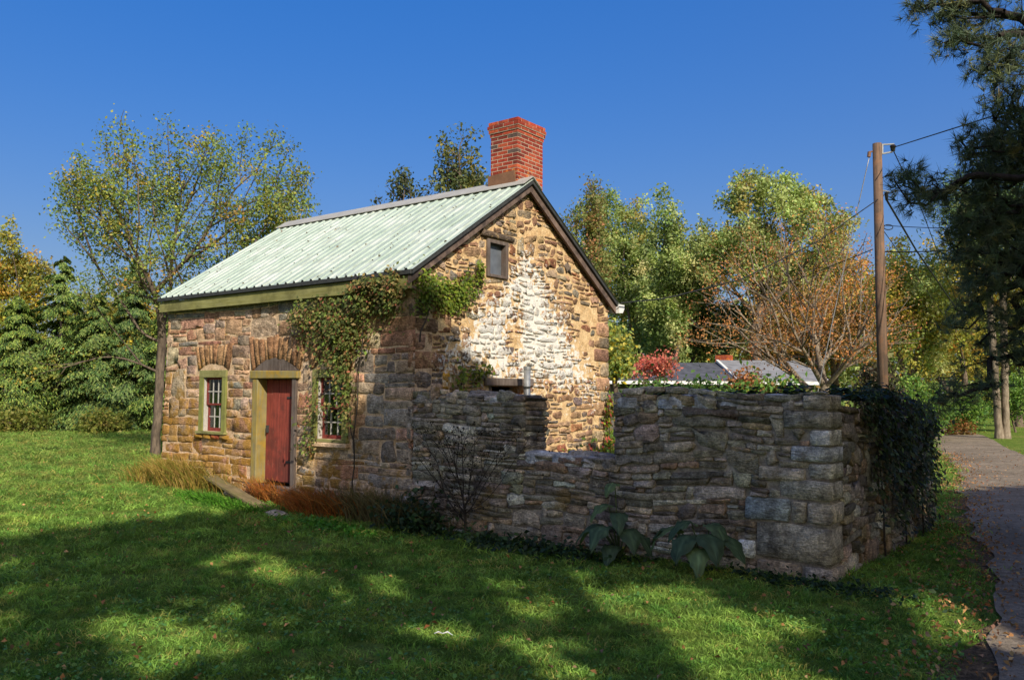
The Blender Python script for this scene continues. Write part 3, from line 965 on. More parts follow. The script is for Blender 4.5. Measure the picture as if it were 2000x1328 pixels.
# ------------------------------------------------------------------ roof
OL, OR = 0.10, 0.14
def roof():
    n_pan = 8
    x0, x1 = -L - OL, OR
    wpan = (x1 - x0) / n_pan
    pitch = wpan / 4
    prof = []
    for k in range(4):
        b = k * pitch
        prof += [(b, 0.0), (b + pitch * 0.30, 0.0), (b + pitch * 0.38, 0.024), (b + pitch * 0.56, 0.024), (b + pitch * 0.64, 0.0)]
    prof.append((wpan + 0.02, 0.0))
    nrm = np.array([0, -SL, 1.0]); nrm /= np.linalg.norm(nrm)
    deck = MB()
    yf, yb = -OV, W + OV
    for sgn in (1, -1):
        ye = yf if sgn == 1 else yb
        pts = [(x0 + 0.01, ye, roof_z(ye) - 0.075), (x1 - 0.01, ye, roof_z(ye) - 0.075), (x1 - 0.01, W / 2, ZR - 0.075), (x0 + 0.01, W / 2, ZR - 0.075)]
        deck.hexa(pts + [(p[0], p[1], p[2] + 0.058) for p in pts])
    rf = deck.build('roof', M['rake_wood'], house)
    rng = np.random.default_rng(4)
    for sgn in (1, -1):
        for i in range(n_pan):
            vs_, fs = [], []
            ext = rng.uniform(-0.012, 0.012)
            ye = (yf - 0.05 + ext) if sgn == 1 else (yb + 0.05)
            ys = [ye, ye + (W / 2 - ye) * 0.5, W / 2]
            lift = 0.004 * (i % 2) + rng.uniform(0, 0.003)
            for y in ys:
                for (px, pz) in prof:
                    vs_.append((x0 + i * wpan + px, y, roof_z(y) + pz * (1.0) + lift - 0.012))
            m = len(prof)
            for r in range(2):
                for k in range(m - 1):
                    q = (r * m + k, r * m + k + 1, (r + 1) * m + k + 1, (r + 1) * m + k)
                    fs.append(q if sgn == 1 else q[::-1])
            MB().add(vs_, fs).build('roof_panel', M['roof'], rf)
    # ridge cap: two wings, slightly lifted over the ribs
    for sgn in (1, -1):
        yo = W / 2 - sgn * 0.26
        a = [(x0 - 0.01, W / 2, ZR + 0.036), (x1 + 0.01, W / 2, ZR + 0.036), (x1 + 0.01, yo, roof_z(yo) + 0.036), (x0 - 0.01, yo, roof_z(yo) + 0.036)]
        MB().hexa(a + [(p[0], p[1], p[2] + 0.012) for p in a]).build('ridge_cap', M['ridge'], rf)
    # rake boards on the gable
    for sgn in (1, -1):
        ye = -OV - 0.02 if sgn == 1 else W + OV + 0.02
        for (xa, xb, top, dep, nm, mt) in ((0.055, 0.10, 0.08, 0.13, 'rake_board', 'rake_wood'), (0.10, OR + 0.005, 0.025, 0.055, 'verge_trim', 'dark_metal')):
            p = []
            for x in (xa, xb):
                p.append([(x, ye, roof_z(ye) - top - dep), (x, ye, roof_z(ye) - top), (x, W / 2, ZR - top), (x, W / 2, ZR - top - dep)])
            MB().hexa(p[0] + p[1]).build(nm, M[mt], rf)
    # front eave: olive fascia, dark drip edge, soffit
    MB().box(-L - OL + 0.01, 0.09, -OV - 0.001, -OV + 0.03, 3.135, 3.325).build('fascia', M['green_wood'], rf, 0.004)
    MB().box(-L - OL - 0.002, OR - 0.01, -OV - 0.045, -OV + 0.02, 3.33, 3.395).build('drip_edge', M['dark_metal'], rf, 0.006)
    MB().box(-L - OL + 0.012, 0.08, -OV + 0.031, 0.0, 3.15, 3.18).build('soffit', M['rake_wood'], rf)
    # screw heads along the lower edge
    mb = MB()
    for i in range(n_pan * 4):
        x = x0 + (i + 0.15) * pitch
        mb.box(x - 0.012, x + 0.012, -OV + 0.0, -OV + 0.024, roof_z(-OV) - 0.008, roof_z(-OV) + 0.006)
    o = mb.build('screws', M['dark_metal'], rf); o['kind'] = 'stuff'
    # white gutter on the rear eave, seen from its end
    ys, zs = W + OV - 0.02, roof_z(W + OV) - 0.20
    MB().add([(x, y, z) for x in (x0, OR + 0.03) for (y, z) in ((ys, zs), (ys + 0.14, zs + 0.01), (ys + 0.20, zs + 0.10), (ys + 0.20, zs + 0.17), (ys, zs + 0.17))],
             [(4, 3, 2, 1, 0), (5, 6, 7, 8, 9)] + [(i, (i + 1) % 5, 5 + (i + 1) % 5, 5 + i) for i in range(5)]).build('gutter', M['white_paint'], rf)
    return rf
roof_o = roof()
def roof_litter():
    rng = np.random.default_rng(77)
    n = 170
    x = rng.uniform(-L, 0.1, n); y = rng.uniform(-OV, W / 2 - 0.3, n)
    P = np.stack([x, y, roof_z_np(y) + 0.012], 1)
    LV, LF = leaf_geo(P, 0.045, rng, 0.7, 2.0)
    C = pal_colors([((126, 92, 62), 4), ((92, 74, 56), 3), ((170, 92, 50), 1)], n, rng, 0.2)
    o = np_mesh('roof_leaf_litter', LV, LF, M['dry'], None, np.repeat(C, 4, axis=0))
    tag(o, 'dead leaves lying on the green metal roof', 'leaves', None, 'stuff')

def chimney():
    x0, x1, y0, y1 = -0.70, -0.12, 2.60, 3.34
    zb, zt = 4.9, 6.30
    ch = MB().box(x0 + 0.005, x1 - 0.005, y0 + 0.005, y1 - 0.005, zb, zt - 0.02).build('chimney', M['brick_mortar'], house)
    rng = np.random.default_rng(9)
    ch_c = 0.066
    mesh_cache = {}
    def brick(xa, xb, ya, yb, za, zb_):
        c = srgb(*[(164, 70, 48), (152, 60, 44), (142, 58, 44), (172, 82, 54), (122, 54, 44), (156, 74, 54)][rng.integers(6)]) * rng.uniform(0.85, 1.15)
        if rng.random() < 0.03: c = srgb(92, 76, 70)
        MB().box(xa, xb, ya, yb, za, zb_, c).build('brick', M['brick'], ch, 0.004)
    z = 5.02; k = 0
    courses = []
    while z + 0.055 < zt - 0.17:
        courses.append((z, 0.0)); z += ch_c
    for e in (0.012, 0.032, 0.045): courses.append((z, e)); z += ch_c
    courses.append((z, 0.03))
    bl, j = 0.205, 0.011
    for (z, e) in courses:
        k += 1
        a0, a1, b0, b1 = x0 - e, x1 + e, y0 - e, y1 + e
        q = 0.0975
        # front (-Y) and side (+X) faces with corner bricks that turn alternately
        if k % 2:
            brick(a1 - q, a1, b0, b0 + bl, z, z + 0.055); fx, fy = a1 - q - j, b0 + bl + j
        else:
            brick(a1 - bl, a1, b0, b0 + q, z, z + 0.055); fx, fy = a1 - bl - j, b0 + q + j
        x = fx
        while x > a0 + 0.02:
            n = max(a0, x - bl)
            brick(n, x, b0 + rng.uniform(0, 0.003), b0 + q, z, z + 0.055); x = n - j
        y = fy
        while y < b1 - 0.02:
            n = min(b1, y + bl)
            brick(a1 - q, a1 - rng.uniform(0, 0.003), y, n, z, z + 0.055); y = n + j
        # plain rear and far faces
        MB().box(a0, a0 + q, b0 + q + j, b1, z, z + 0.055, srgb(150, 60, 38)).build('brick', M['brick'], ch)
        MB().box(a0 + q + j, a1 - q - j, b1 - q, b1, z, z + 0.055, srgb(150, 60, 38)).build('brick', M['brick'], ch)
        if e: MB().box(a0 + 0.006, a1 - 0.006, b0 + 0.006, b1 - 0.006, z - 0.011, z + 0.053).build('mortar_bed', M['brick_mortar'], ch)
    MB().box(x0 + 0.1, x1 - 0.1, y0 + 0.1, y1 - 0.1, z + 0.02, z + 0.03).build('flue', M['dark_room'], ch)
    MB().hexa([(x0 - 0.03, y0 - 0.03, 5.0), (x1 + 0.0, y0 - 0.03, 5.0), (x1 + 0.0, y0 - 0.012, 5.0), (x0 - 0.03, y0 - 0.012, 5.0),
               (x0 - 0.03, y0 - 0.03, 5.40), (x1 - 0.04, y0 - 0.03, 5.43), (x1 - 0.04, y0 - 0.012, 5.43), (x0 - 0.03, y0 - 0.012, 5.40)]).build('flashing', M['flashing'], ch)
    MB().box(x0 - 0.032, x0 - 0.014, y0 - 0.011, y1, 4.9, 5.40).build('flashing', M['flashing'], ch)
chimney()

# ------------------------------------------------------------------ the ruined wall
RX, SY = 5.714, 4.62
G0, G1, ZS = 1.952, 3.265, 0.93
TH = 0.50
map_ruin = lambda u, v, w: (u, -w, v)
map_side = lambda u, v, w: (RX + w, u, v)
map_jamb = lambda u, v, w: (G0 + w, u, v)
ruin = empty('ruined_stone_wall', (2.9, 0.2, -0.15), 'roofless ruin wall of thin grey stones with a gap, running from the cottage corner', 'wall')

def ruin_wall():
    rng = np.random.default_rng(17)
    mb = MB()
    mb.box(0.04, G0 - 0.02, 0.018, TH, -0.5, 1.60).box(G0 - 0.02, G1, 0.018, TH, -0.5, ZS - 0.06).box(G1, RX - 0.03, 0.018, TH, -0.5, 1.58)
    core = mb.build('wall_core', M['ruin_mortar'], ruin)
    side = MB().hexa([(RX - 0.5, TH, -0.5), (RX - 0.03, TH, -0.5), (RX - 0.03, SY, -0.5), (RX - 0.5, SY, -0.5),
                      (RX - 0.5, TH, 1.52), (RX - 0.03, TH, 1.52), (RX - 0.03, SY, 1.24), (RX - 0.5, SY, 1.24)]).build('side_wall_core', M['ruin_mortar'], ruin)
    Q = [(5.453, RX, 1.546, 1.70), (5.243, RX, 1.356, 1.54), (5.499, RX, 1.191, 1.35), (5.317, RX, 1.025, 1.187),
         (4.979, 5.46, 0.82, 0.965), (5.493, RX, 0.86, 1.02), (5.191, RX, 0.645, 0.85), (4.826, 5.305, 0.41, 0.642),
         (5.318, 5.47, 0.415, 0.635), (5.481, RX, 0.42, 0.64), (4.947, RX, 0.02, 0.405), (4.74, 4.94, 0.01, 0.2),
         (4.945, 5.41, -0.27, 0.012), (5.43, RX, -0.27, 0.012)]
    QC = [(162, 149, 130), (142, 133, 117), (190, 182, 169), (165, 163, 158), (179, 165, 145), (176, 168, 153), (173, 163, 145), (156, 163, 161),
          (168, 155, 132), (170, 157, 137), (156, 146, 127), (215, 215, 208), (173, 152, 127), (165, 149, 130)]
    sq, cq = [], []
    for r, c in zip(Q, QC):
        endq = r[1] == RX
        P = outline((r[0], r[1] + (0.02 if endq else 0), r[2], r[3]), rng, 0.016, 0.05, 0.08)
        V, F4, F3 = stone_geo(P, rng, 0.026, 0.34 if endq else 0.1, map_ruin, 0.009, 0.010)
        sq.append((area(P), V, F4, F3, np.mean(P, axis=0))); cq.append(srgb(*c))
    obs = [(a, b, c, d) for a, b, c, d in Q]
    spec = dict(w=0.27, ws=0.55, h=0.070, hs=0.48, warp=0.06, joint=0.009, proud=0.014, back=0.06, cut=0.34, rough=0.20, ins=0.008, tilt=0.013)
    gap = (G0, G1, ZS, 3.0)
    s1 = lay(0.03, RX + 0.0, -0.4, 1.66, spec, [(-1, 0, -0.03), (1, 0, RX + 0.02)], obs + [gap], map_ruin, 41)
    c1 = stone_colors(s1, RUIN_PAL, rng)
    # jamb face of the gap
    s2 = lay(0.02, TH, ZS - 0.1, 1.62, dict(spec, w=0.3), [], [], map_jamb, 43)
    c2 = stone_colors(s2, RUIN_PAL, rng)
    # side wall
    spec3 = dict(spec, w=0.30, h=0.10)
    s3 = lay(0.34, SY, -0.4, 1.62, spec3, [(0.066, 1, 1.62)], [], map_side, 45)
    c3 = stone_colors(s3, RUIN_PAL + [((130, 112, 84), 3)], rng)
    build_stones([(sq, cq, M['ruin_stone'], core), (s1, c1, M['ruin_stone'], core), (s2, c2, M['ruin_stone'], core), (s3, c3, M['ruin_stone'], side)], 300)
    # flat coping stones along the top
    tops = [(0.05, G0, 1.60), (G1, 5.44, 1.585), (G0 - 0.02, G1, ZS - 0.055)]
    for (a, b, z) in tops:
        x = a
        while x < b - 0.08:
            w = min(rng.uniform(0.16, 0.48), b - x)
            if b - x - w < 0.1: w = b - x
            for row in range(2):
                y0, y1 = ((0.0, TH * 0.5) if row == 0 else (TH * 0.5, TH))
                h = rng.uniform(0.045, 0.10) if row == 0 else rng.uniform(0.04, 0.12)
                P = outline((x, x + w, y0 - 0.02, y1), rng, 0.012, 0.08, 0.25)
                zz = z + h - 0.03
                V, F4, F3 = stone_geo(P, rng, h, 0.05, lambda u, v, w_: (u, v, z + w_), 0.02, 0.008)
                np_mesh('coping_stone', np.array(V), [np.array(F4), np.array(F3)], M['ruin_stone'], core,
                        np.tile(srgb(*[(160, 154, 146), (136, 128, 118), (176, 174, 170), (118, 110, 102)][rng.integers(4)]), (len(V), 1)))
            x += w
ruin_wall()

# ------------------------------------------------------------------ foliage and trees
def pal_colors(pal, n, rng, var=0.18):
    Wt = np.array([p[1] for p in pal], float); Wt /= Wt.sum()
    C = np.array([srgb(*p[0]) for p in pal])
    c = C[rng.choice(len(pal), n, p=Wt)]
    return np.clip(c * rng.uniform(1 - var, 1 + var, (n, 1)) * (1 + rng.normal(0, 0.05, (n, 3))), 0.003, 0.9)

def leaf_geo(P, size, rng, aspect=0.6, up=0.4, axis=None, nrm=None, fold=0.12):
    n = len(P)
    N_ = rng.normal(size=(n, 3)); N_ /= np.linalg.norm(N_, axis=1)[:, None]
    N_[:, 2] += up
    if nrm is not None: N_ = N_ * 0.55 + nrm
    N_ /= np.linalg.norm(N_, axis=1)[:, None] + 1e-9
    T = rng.normal(size=(n, 3)) if axis is None else axis + 0.35 * rng.normal(size=(n, 3))
    T -= (T * N_).sum(1)[:, None] * N_
    T /= np.linalg.norm(T, axis=1)[:, None] + 1e-9
    B = np.cross(N_, T)
    s = (size * rng.uniform(0.6, 1.35, n))[:, None]
    V = np.empty((n, 4, 3))
    V[:, 0] = P - T * s * 0.5
    V[:, 1] = P + B * s * aspect * 0.5 + N_ * s * fold
    V[:, 2] = P + T * s * 0.5
    V[:, 3] = P - B * s * aspect * 0.5 + N_ * s * fold
    F = np.arange(4 * n).reshape(n, 4)
    return V.reshape(-1, 3), F

def prim(points, trunk, bf):
    """joins the points into a branching skeleton rooted in the trunk polyline"""
    nt = len(trunk); P = np.concatenate([trunk, points]); n = len(P)
    par = np.full(n, -1); plen = np.zeros(n)
    for i in range(1, nt):
        par[i] = i - 1; plen[i] = plen[i - 1] + np.linalg.norm(P[i] - P[i - 1])
    cost = np.full(n, 1e9); best = np.full(n, -1)
    done = np.zeros(n, bool); done[:nt] = True
    def relax(j):
        nonlocal cost, best
        d = P - P[j]
        dist = np.sqrt((d * d).sum(1)) + np.maximum(0, -d[:, 2]) * 0.6
        c = dist + bf * plen[j]
        m = (~done) & (c < cost)
        cost[m] = c[m]; best[m] = j
    for j in range(max(0, nt - max(2, nt // 2)), nt): relax(j)
    order = list(range(nt))
    for _ in range(n - nt):
        i = int(np.argmin(np.where(done, 1e9, cost)))
        done[i] = True; par[i] = best[i]; plen[i] = plen[best[i]] + np.linalg.norm(P[i] - P[best[i]])
        order.append(i); relax(i)
    cnt = np.ones(n)
    for i in reversed(order):
        if par[i] >= 0: cnt[par[i]] += cnt[i]
    return P, par, cnt

def tube_edges(P, par, rad, sides_thick=7):
    Vs, Fs, n0 = [], [], 0
    idx = np.where(par >= 0)[0]
    A, B = P[par[idx]], P[idx]
    rb = rad[idx]; ra = np.minimum(rad[par[idx]], rb * 1.35)
    ra = np.where(rad[idx] > 0.55 * rad[par[idx]], rad[par[idx]], ra)
    D = B - A; ln = np.linalg.norm(D, axis=1)[:, None] + 1e-9; D = D / ln
    B = B + D * np.minimum(rb, 0.5 * ln[:, 0])[:, None] * 0.5
    ref = np.where(np.abs(D[:, 0:1]) < 0.8, np.array([[1.0, 0, 0]]), np.array([[0, 1.0, 0]]))
    U = np.cross(D, ref); U /= np.linalg.norm(U, axis=1)[:, None]
    Wv = np.cross(D, U)
    for lo, hi, k in ((0.05, 9, sides_thick), (0.018, 0.05, 5), (0, 0.018, 3)):
        m = np.where((ra >= lo) & (ra < hi))[0]
        if not len(m): continue
        t = np.arange(k) * 2 * math.pi / k
        ring = np.cos(t)[None, :, None] * U[m][:, None] + np.sin(t)[None, :, None] * Wv[m][:, None]
        V = np.concatenate([A[m][:, None] + ring * ra[m][:, None, None], B[m][:, None] + ring * rb[m][:, None, None]], 1)
        q = np.arange(k); q2 = (q + 1) % k
        f = np.stack([q, q2, k + q2, k + q], 1)
        F = (np.arange(len(m)) * 2 * k)[:, None, None] + f[None] + n0
        Vs.append(V.reshape(-1, 3)); Fs.append(F.reshape(-1, 4)); n0 += V.shape[0] * 2 * k
    return np.concatenate(Vs), np.concatenate(Fs)

def lobed_points(c, r, nl, n, rng, lobe=0.36, flat=0.85):
    """points in a crown of uneven clumps"""
    c = np.array(c, float); r = np.array(r, float)
    d = rng.normal(size=(nl, 3)); d /= np.linalg.norm(d, axis=1)[:, None]
    ctr = d * (rng.uniform(0.15, 0.80, (nl, 1)))
    rad = lobe * rng.uniform(0.6, 1.25, nl)
    k = rng.integers(0, nl, n)
    q = rng.normal(size=(n, 3)); q /= np.linalg.norm(q, axis=1)[:, None]
    q *= (rng.uniform(0.2, 1, (n, 1)) ** 0.45)
    p = ctr[k] + q * rad[k][:, None]
    return c + p * r

def make_tree(name, label, base, fork, pts, leaf_n, leaf_size, pal, seed, trunk_r, bark='bark', bf=0.45, tip_r=0.008, spread=0.22,
              group=None, cat='tree', up=0.4, aspect=0.6, leaf_mat_='leaf', droop=0.0, maxsub=5, leafless=0.0, extra=None, wig=0.06):
    rng = np.random.default_rng(seed)
    base = np.array(base, float); fork = np.array(fork, float)
    root = empty(name, base, label, cat, group)
    nseg = max(3, int(np.linalg.norm(fork - base) / 0.35))
    tr = base + (fork - base) * np.linspace(0, 1, nseg)[:, None]
    tr[1:-1] += rng.normal(0, wig * trunk_r * 4, (nseg - 2, 3)) * np.array([1, 1, 0])
    P, par, cnt = prim(np.array(pts), tr, bf)
    main = np.full(len(P), -1)
    for i in np.argsort(cnt):
        if par[i] >= 0: main[par[i]] = i
    for _ in range(4):
        m = np.where((par >= 0) & (main >= 0) & (np.arange(len(P)) >= nseg - 1))[0]
        P[m] = 0.4 * P[m] + 0.3 * P[par[m]] + 0.3 * P[main[m]]
    e = math.log(cnt[0]) / math.log(trunk_r / tip_r)
    rad = tip_r * cnt ** (1 / e)
    rad[0] *= 1.35
    if nseg > 3: rad[1] *= 1.1
    V, F = tube_edges(P, par, rad)
    np_mesh('trunk', V, F, M[bark], root, smooth=True)
    tips = np.where((cnt <= maxsub) & (np.arange(len(P)) >= nseg))[0]
    if leafless > 0: tips = tips[rng.random(len(tips)) > leafless]
    if leaf_n:
        k = tips[rng.integers(0, len(tips), leaf_n)]
        Q = P[k] + rng.normal(0, spread, (leaf_n, 3))
        Q[:, 2] -= droop * np.abs(rng.normal(0, 1, leaf_n))
        nodec = pal_colors(pal, len(P), rng, 0.38)
        C = 0.68 * nodec[k] + 0.32 * pal_colors(pal, leaf_n, rng, 0.25)
        LV, LF = leaf_geo(Q, leaf_size, rng, aspect, up)
        np_mesh('crown', LV, LF, M[leaf_mat_], root, np.repeat(C, 4, axis=0))
    return root

def px_tree(name, label, x0, x1, y0, y1, depth, seed, pal, leaf_n=9000, leaf=0.16, npts=420, nl=16, trunk_r=0.16, basex=None, fork_y=None, lobe=0.36, depth_k=1.0, grow=1.0, **kw):
    """a tree from its bearing, height and width"""
    rng = np.random.default_rng(seed + 1000)
    c = at((x0 + x1) / 2, (y0 + y1) / 2, depth)
    rx = grow * (x1 - x0) / 2 / FPX * depth; rz = grow * (y1 - y0) / 2 / FPX * depth
    bp = at(basex if basex is not None else (x0 + x1) / 2, 800, depth)
    base = np.array([bp[0], bp[1], float(gz(bp[0], bp[1])) - 0.1])
    fk = at((basex if basex is not None else (x0 + x1) / 2) * 0.7 + 0.3 * (x0 + x1) / 2, fork_y if fork_y is not None else y1, depth)
    loc = lobed_points((0, 0, 0), (1, 1, 1), nl, npts, rng, lobe)
    pts = c + loc[:, 0:1] * rx * CR + loc[:, 1:2] * rx * depth_k * np.array([CF[0], CF[1], 0]) + loc[:, 2:3] * rz * np.array([0, 0, 1.0])
    pts = pts[pts[:, 2] > base[2] + 0.25]
    if fk[2] < base[2] + 0.4: fk[2] = base[2] + 0.4
    return make_tree(name, label, base, fk, pts, leaf_n, leaf, pal, seed, trunk_r, **kw)

GREEN = [((126, 146, 77), 4), ((100, 121, 67), 4), ((157, 171, 91), 3), ((171, 181, 111), 2), ((79, 99, 59), 2)]
PALEG = [((148, 163, 94), 4), ((177, 186, 119), 3), ((122, 138, 81), 3), ((181, 175, 121), 1.5), ((186, 151, 82), 0.8)]
OLIVE = [((132, 138, 71), 4), ((153, 141, 76), 3), ((107, 116, 62), 3), ((183, 151, 63), 2), ((198, 138, 58), 1)]
YELGR = [((166, 168, 68), 4), ((193, 174, 76), 3), ((130, 146, 68), 3), ((220, 183, 56), 1.5)]
ORANGE = [((205, 135, 78), 4), ((179, 119, 75), 3), ((216, 159, 88), 3), ((154, 117, 78), 2), ((182, 152, 90), 1.5)]
GOLD = [((211, 162, 77), 4), ((186, 148, 77), 3), ((216, 144, 74), 3), ((148, 137, 70), 2)]
BROWN = [((198, 128, 76), 3), ((166, 114, 76), 3), ((148, 124, 79), 2)]
RED = [((211, 107, 98), 3), ((216, 130, 110), 3), ((177, 94, 85), 2), ((182, 125, 96), 1.5)]
MAPLE = [((118, 138, 70), 5), ((138, 150, 76), 4), ((166, 158, 70), 1.6), ((190, 160, 64), 1.0), ((94, 112, 62), 4), ((178, 132, 62), 0.5)]
HEM = [((138, 139, 68), 3), ((118, 124, 58), 3), ((125, 128, 60), 2), ((107, 116, 53), 2), ((79, 99, 45), 4), ((60, 79, 38), 4), ((107, 123, 54), 3), ((133, 141, 63), 1.6), ((49, 64, 34), 2)]
WPINE = [((86, 111, 69), 4), ((106, 128, 76), 3), ((71, 94, 62), 3), ((133, 143, 81), 1)]

def maple():
    """open maple turning yellow: crown reaching over the cottage eave"""
    rng = np.random.default_rng(71)
    D = 22.0
    base = np.array([-12.56, 3.46, -0.2])
    blobs = [(330, 480, 160, 110, 2.2), (235, 370, 50, 80, 1), (330, 370, 60, 60, 1.2), (300, 480, 120, 80, 1.4), (470, 420, 90, 100, 2.0), (560, 370, 40, 50, .6), (480, 520, 100, 90, 1.6), (190, 420, 80, 90, 1.4), (250, 560, 110, 50, 1.0), (540, 420, 60, 60, .9), (160, 380, 45, 50, .5), (410, 310, 50, 60, .7), (380, 600, 60, 50, .5)]
    pts = []
    for (x, y, rx, ry, w) in blobs:
        n = int(60 * w)
        q = rng.normal(size=(n, 3)); q /= np.linalg.norm(q, axis=1)[:, None]; q *= rng.uniform(0.1, 1, (n, 1)) ** 0.5
        c = at(x, y, D + rng.uniform(-1, 1))
        pts.append(c + q[:, 0:1] * rx / FPX * D * CR + q[:, 1:2] * rx / FPX * D * np.array([CF[0], CF[1], 0]) * 0.9 + q[:, 2:3] * ry / FPX * D * np.array([0, 0, 1.0]))
    # long low bough reaching out over the lawn
    for k in range(40):
        t = k / 39
        pts.append((at(290 - 250 * t, 640 + 75 * math.sin(t * 2.2) + rng.normal(0, 14), D - 1.5 * t) + rng.normal(0, 0.12, 3))[None])
    # upright leading shoots make the ragged top
    for (x, y, l) in ((232, 215, 150), (206, 260, 130), (262, 262, 120), (330, 235, 150), (300, 280, 120), (352, 275, 120), (398, 270, 120), (440, 300, 110), (476, 255, 150), (510, 300, 120), (560, 290, 120), (596, 330, 110), (606, 400, 80), (120, 345, 110), (150, 300, 120), (108, 400, 80), (540, 265, 80), (575, 440, 60), (180, 330, 120)):
        d = D + rng.uniform(-1.5, 1.5)
        cx = 320 + 0.35 * (x - 320)
        for t in np.linspace(0, 1, 13):
            px = x + (cx - x) * 0.35 * t ** 1.3 + rng.normal(0, 5); py = y + l * t
            pts.append(at(px, py, d)[None])
    pts = np.concatenate(pts)
    fork = at(318, 640, D)
    make_tree('maple_tree', 'tall open maple with yellowing leaves at the far corner of the cottage', base, fork, pts, 30000, 0.082, MAPLE, 72, 0.115, bf=0.42, tip_r=0.006, spread=0.15, maxsub=6, leafless=0.10, wig=0.02)
maple()

def conifer(name, label, base, H, R, seed, pal, n_bough=90, sprays=70, group=None, skirt=0.02, size=0.26):
    rng = np.random.default_rng(seed)
    base = np.array(base, float)
    root = empty(name, base, label, 'conifer', group)
    mb = MB().tube([base + (0, 0, -0.2), base + (0.03, 0, H * 0.5), base + (0, 0.02, H * 0.97)], [0.13, 0.08, 0.02], 7)
    Vs, Ax, Ns = [], [], []
    for i in range(n_bough):
        h = skirt + (1 - skirt) * (i + rng.random()) / n_bough
        h = h ** 1.15
        az = rng.uniform(0, 2 * math.pi)
        ln = R * (1 - h) ** 0.75 * rng.uniform(0.65, 1.15) + 0.15
        d = np.array([math.cos(az), math.sin(az), 0])
        sd = np.array([-d[1], d[0], 0])
        t = rng.uniform(0.15, 1.0, sprays) ** 0.8
        rise = rng.uniform(0.0, 0.25)
        path = lambda t_: np.outer(t_ * ln, d) + np.outer(rise * ln * t_ - 0.42 * ln * t_ ** 2, np.array([0, 0, 1.0]))
        off = rng.normal(0, 1, sprays) * 0.22 * ln * (1.1 - t) ** 0.6 * np.minimum(1, t * 3)
        p = base + np.array([0, 0, h * H]) + path(t) + np.outer(off, sd)
        p[:, 2] -= np.abs(off) * 0.35 + rng.uniform(0, 0.14, sprays)
        Vs.append(p)
        Ax.append(d[None] * 0.55 + np.outer(np.sign(off), sd) * 0.4 + np.array([[0, 0, -0.75]]) + np.zeros((sprays, 3)))
        Ns.append(np.tile(d * 0.8 + np.array([0, 0, 0.6]), (sprays, 1)))
        if i % 2 == 0:
            q = base + np.array([0, 0, h * H]) + path(np.array([0, .5, .9]))
            mb.tube(list(q), [0.03, 0.018, 0.006], 4, False)
    mb.build('trunk', M['dark_bark'], root, 0, True)
    P = np.concatenate(Vs); A = np.concatenate(Ax); Nn = np.concatenate(Ns)
    LV, LF = leaf_geo(P, size, rng, 0.26, 0.1, A, Nn)
    C = pal_colors(pal, len(P), rng, 0.25)
    np_mesh('crown', LV, LF, M['needle'], root, np.repeat(C, 4, axis=0))
    return root

def gpt(px, depth):
    p = at(px, 800, depth); return np.array([p[0], p[1], float(gz(p[0], p[1]))])

HEDGE = 'hemlocks in a row along the far edge of the lawn'
hedge = [(-75, 35.5, 5.2, 2.7), (28, 34.5, 5.4, 2.5), (112, 35.5, 6.4, 2.6), (185, 35.0, 6.0, 2.5), (258, 35.5, 6.6, 2.6), (330, 35.5, 6.2, 2.6), (408, 36.0, 6.0, 2.6)]
hl = ['dark green hemlock cut by the photo edge at the far end of the row', 'broad hemlock with a low skirt, leftmost whole one of the lawn row', 'tall hemlock behind the low yellow bough, third along the lawn row',
      'dense hemlock in the middle of the row beyond the lawn', 'tallest hemlock of the lawn row, beside the maple', 'hemlock directly behind the maple trunk', 'hemlock hidden mostly behind the cottage front corner']
for i, (x, d, h, r) in enumerate(hedge):
    conifer('hemlock_tree', hl[i], gpt(x, d), h * (0.9 + 0.25 * ((i * 7) % 5) / 4), r, 100 + i, [((int(c[0][0] * (0.80 + 0.06 * ((i * 3) % 4))), int(c[0][1] * (0.90 + 0.05 * ((i * 3) % 4))), c[0][2]), c[1]) for c in HEM], 130, 230, HEDGE, size=0.16)
for i, (x, d, r, lab) in enumerate(((40, 32.5, 70, 'low yellowish juniper shrub before the hemlock row'), (205, 32.8, 60, 'low bright green shrub at the foot of the hemlocks'))):
    px_tree('low_shrub', lab, x - r, x + r, 806, 856, d, 130 + i, [((112, 116, 48), 3), ((92, 104, 42), 3), ((128, 120, 60), 2)], 2600, 0.13, 120, 10, 0.05, cat='shrub')

# trees behind, left
px_tree('yellowing_tree', 'bushy yellow-green tree above the hemlocks by the photo edge', -90, 120, 440, 760, 44, 140, YELGR + OLIVE, 18000, 0.17, 420, 18, 0.2)
px_tree('olive_tree', 'olive brown tree filling the gap behind the hemlocks', 80, 300, 520, 780, 46, 141, YELGR + OLIVE, 17000, 0.17, 360, 18, 0.2)
px_tree('olive_tree', 'green tree seen between maple boughs behind the roof edge', 300, 620, 560, 800, 47, 142, GREEN + [((150, 140, 50), 2)], 10000, 0.2, 360, 18, 0.2)
# two small trees over the roof ridge
px_tree('slender_tree', 'small round-topped tree standing just left of the chimney', 842, 968, 236, 470, 33, 150, [((92, 104, 66), 4), ((116, 122, 76), 3), ((74, 84, 58), 3), ((150, 132, 60), 1)], 3400, 0.15, 260, 16, 0.12, bark='bark', spread=0.16, fork_y=520)
px_tree('slender_tree', 'thin half bare tree rising over the middle of the ridge', 728, 856, 305, 500, 33, 151, [((84, 94, 64), 4), ((104, 108, 72), 3), ((70, 78, 56), 3)], 1300, 0.15, 240, 14, 0.10, bark='bark', spread=0.14, fork_y=520, leafless=0.3)
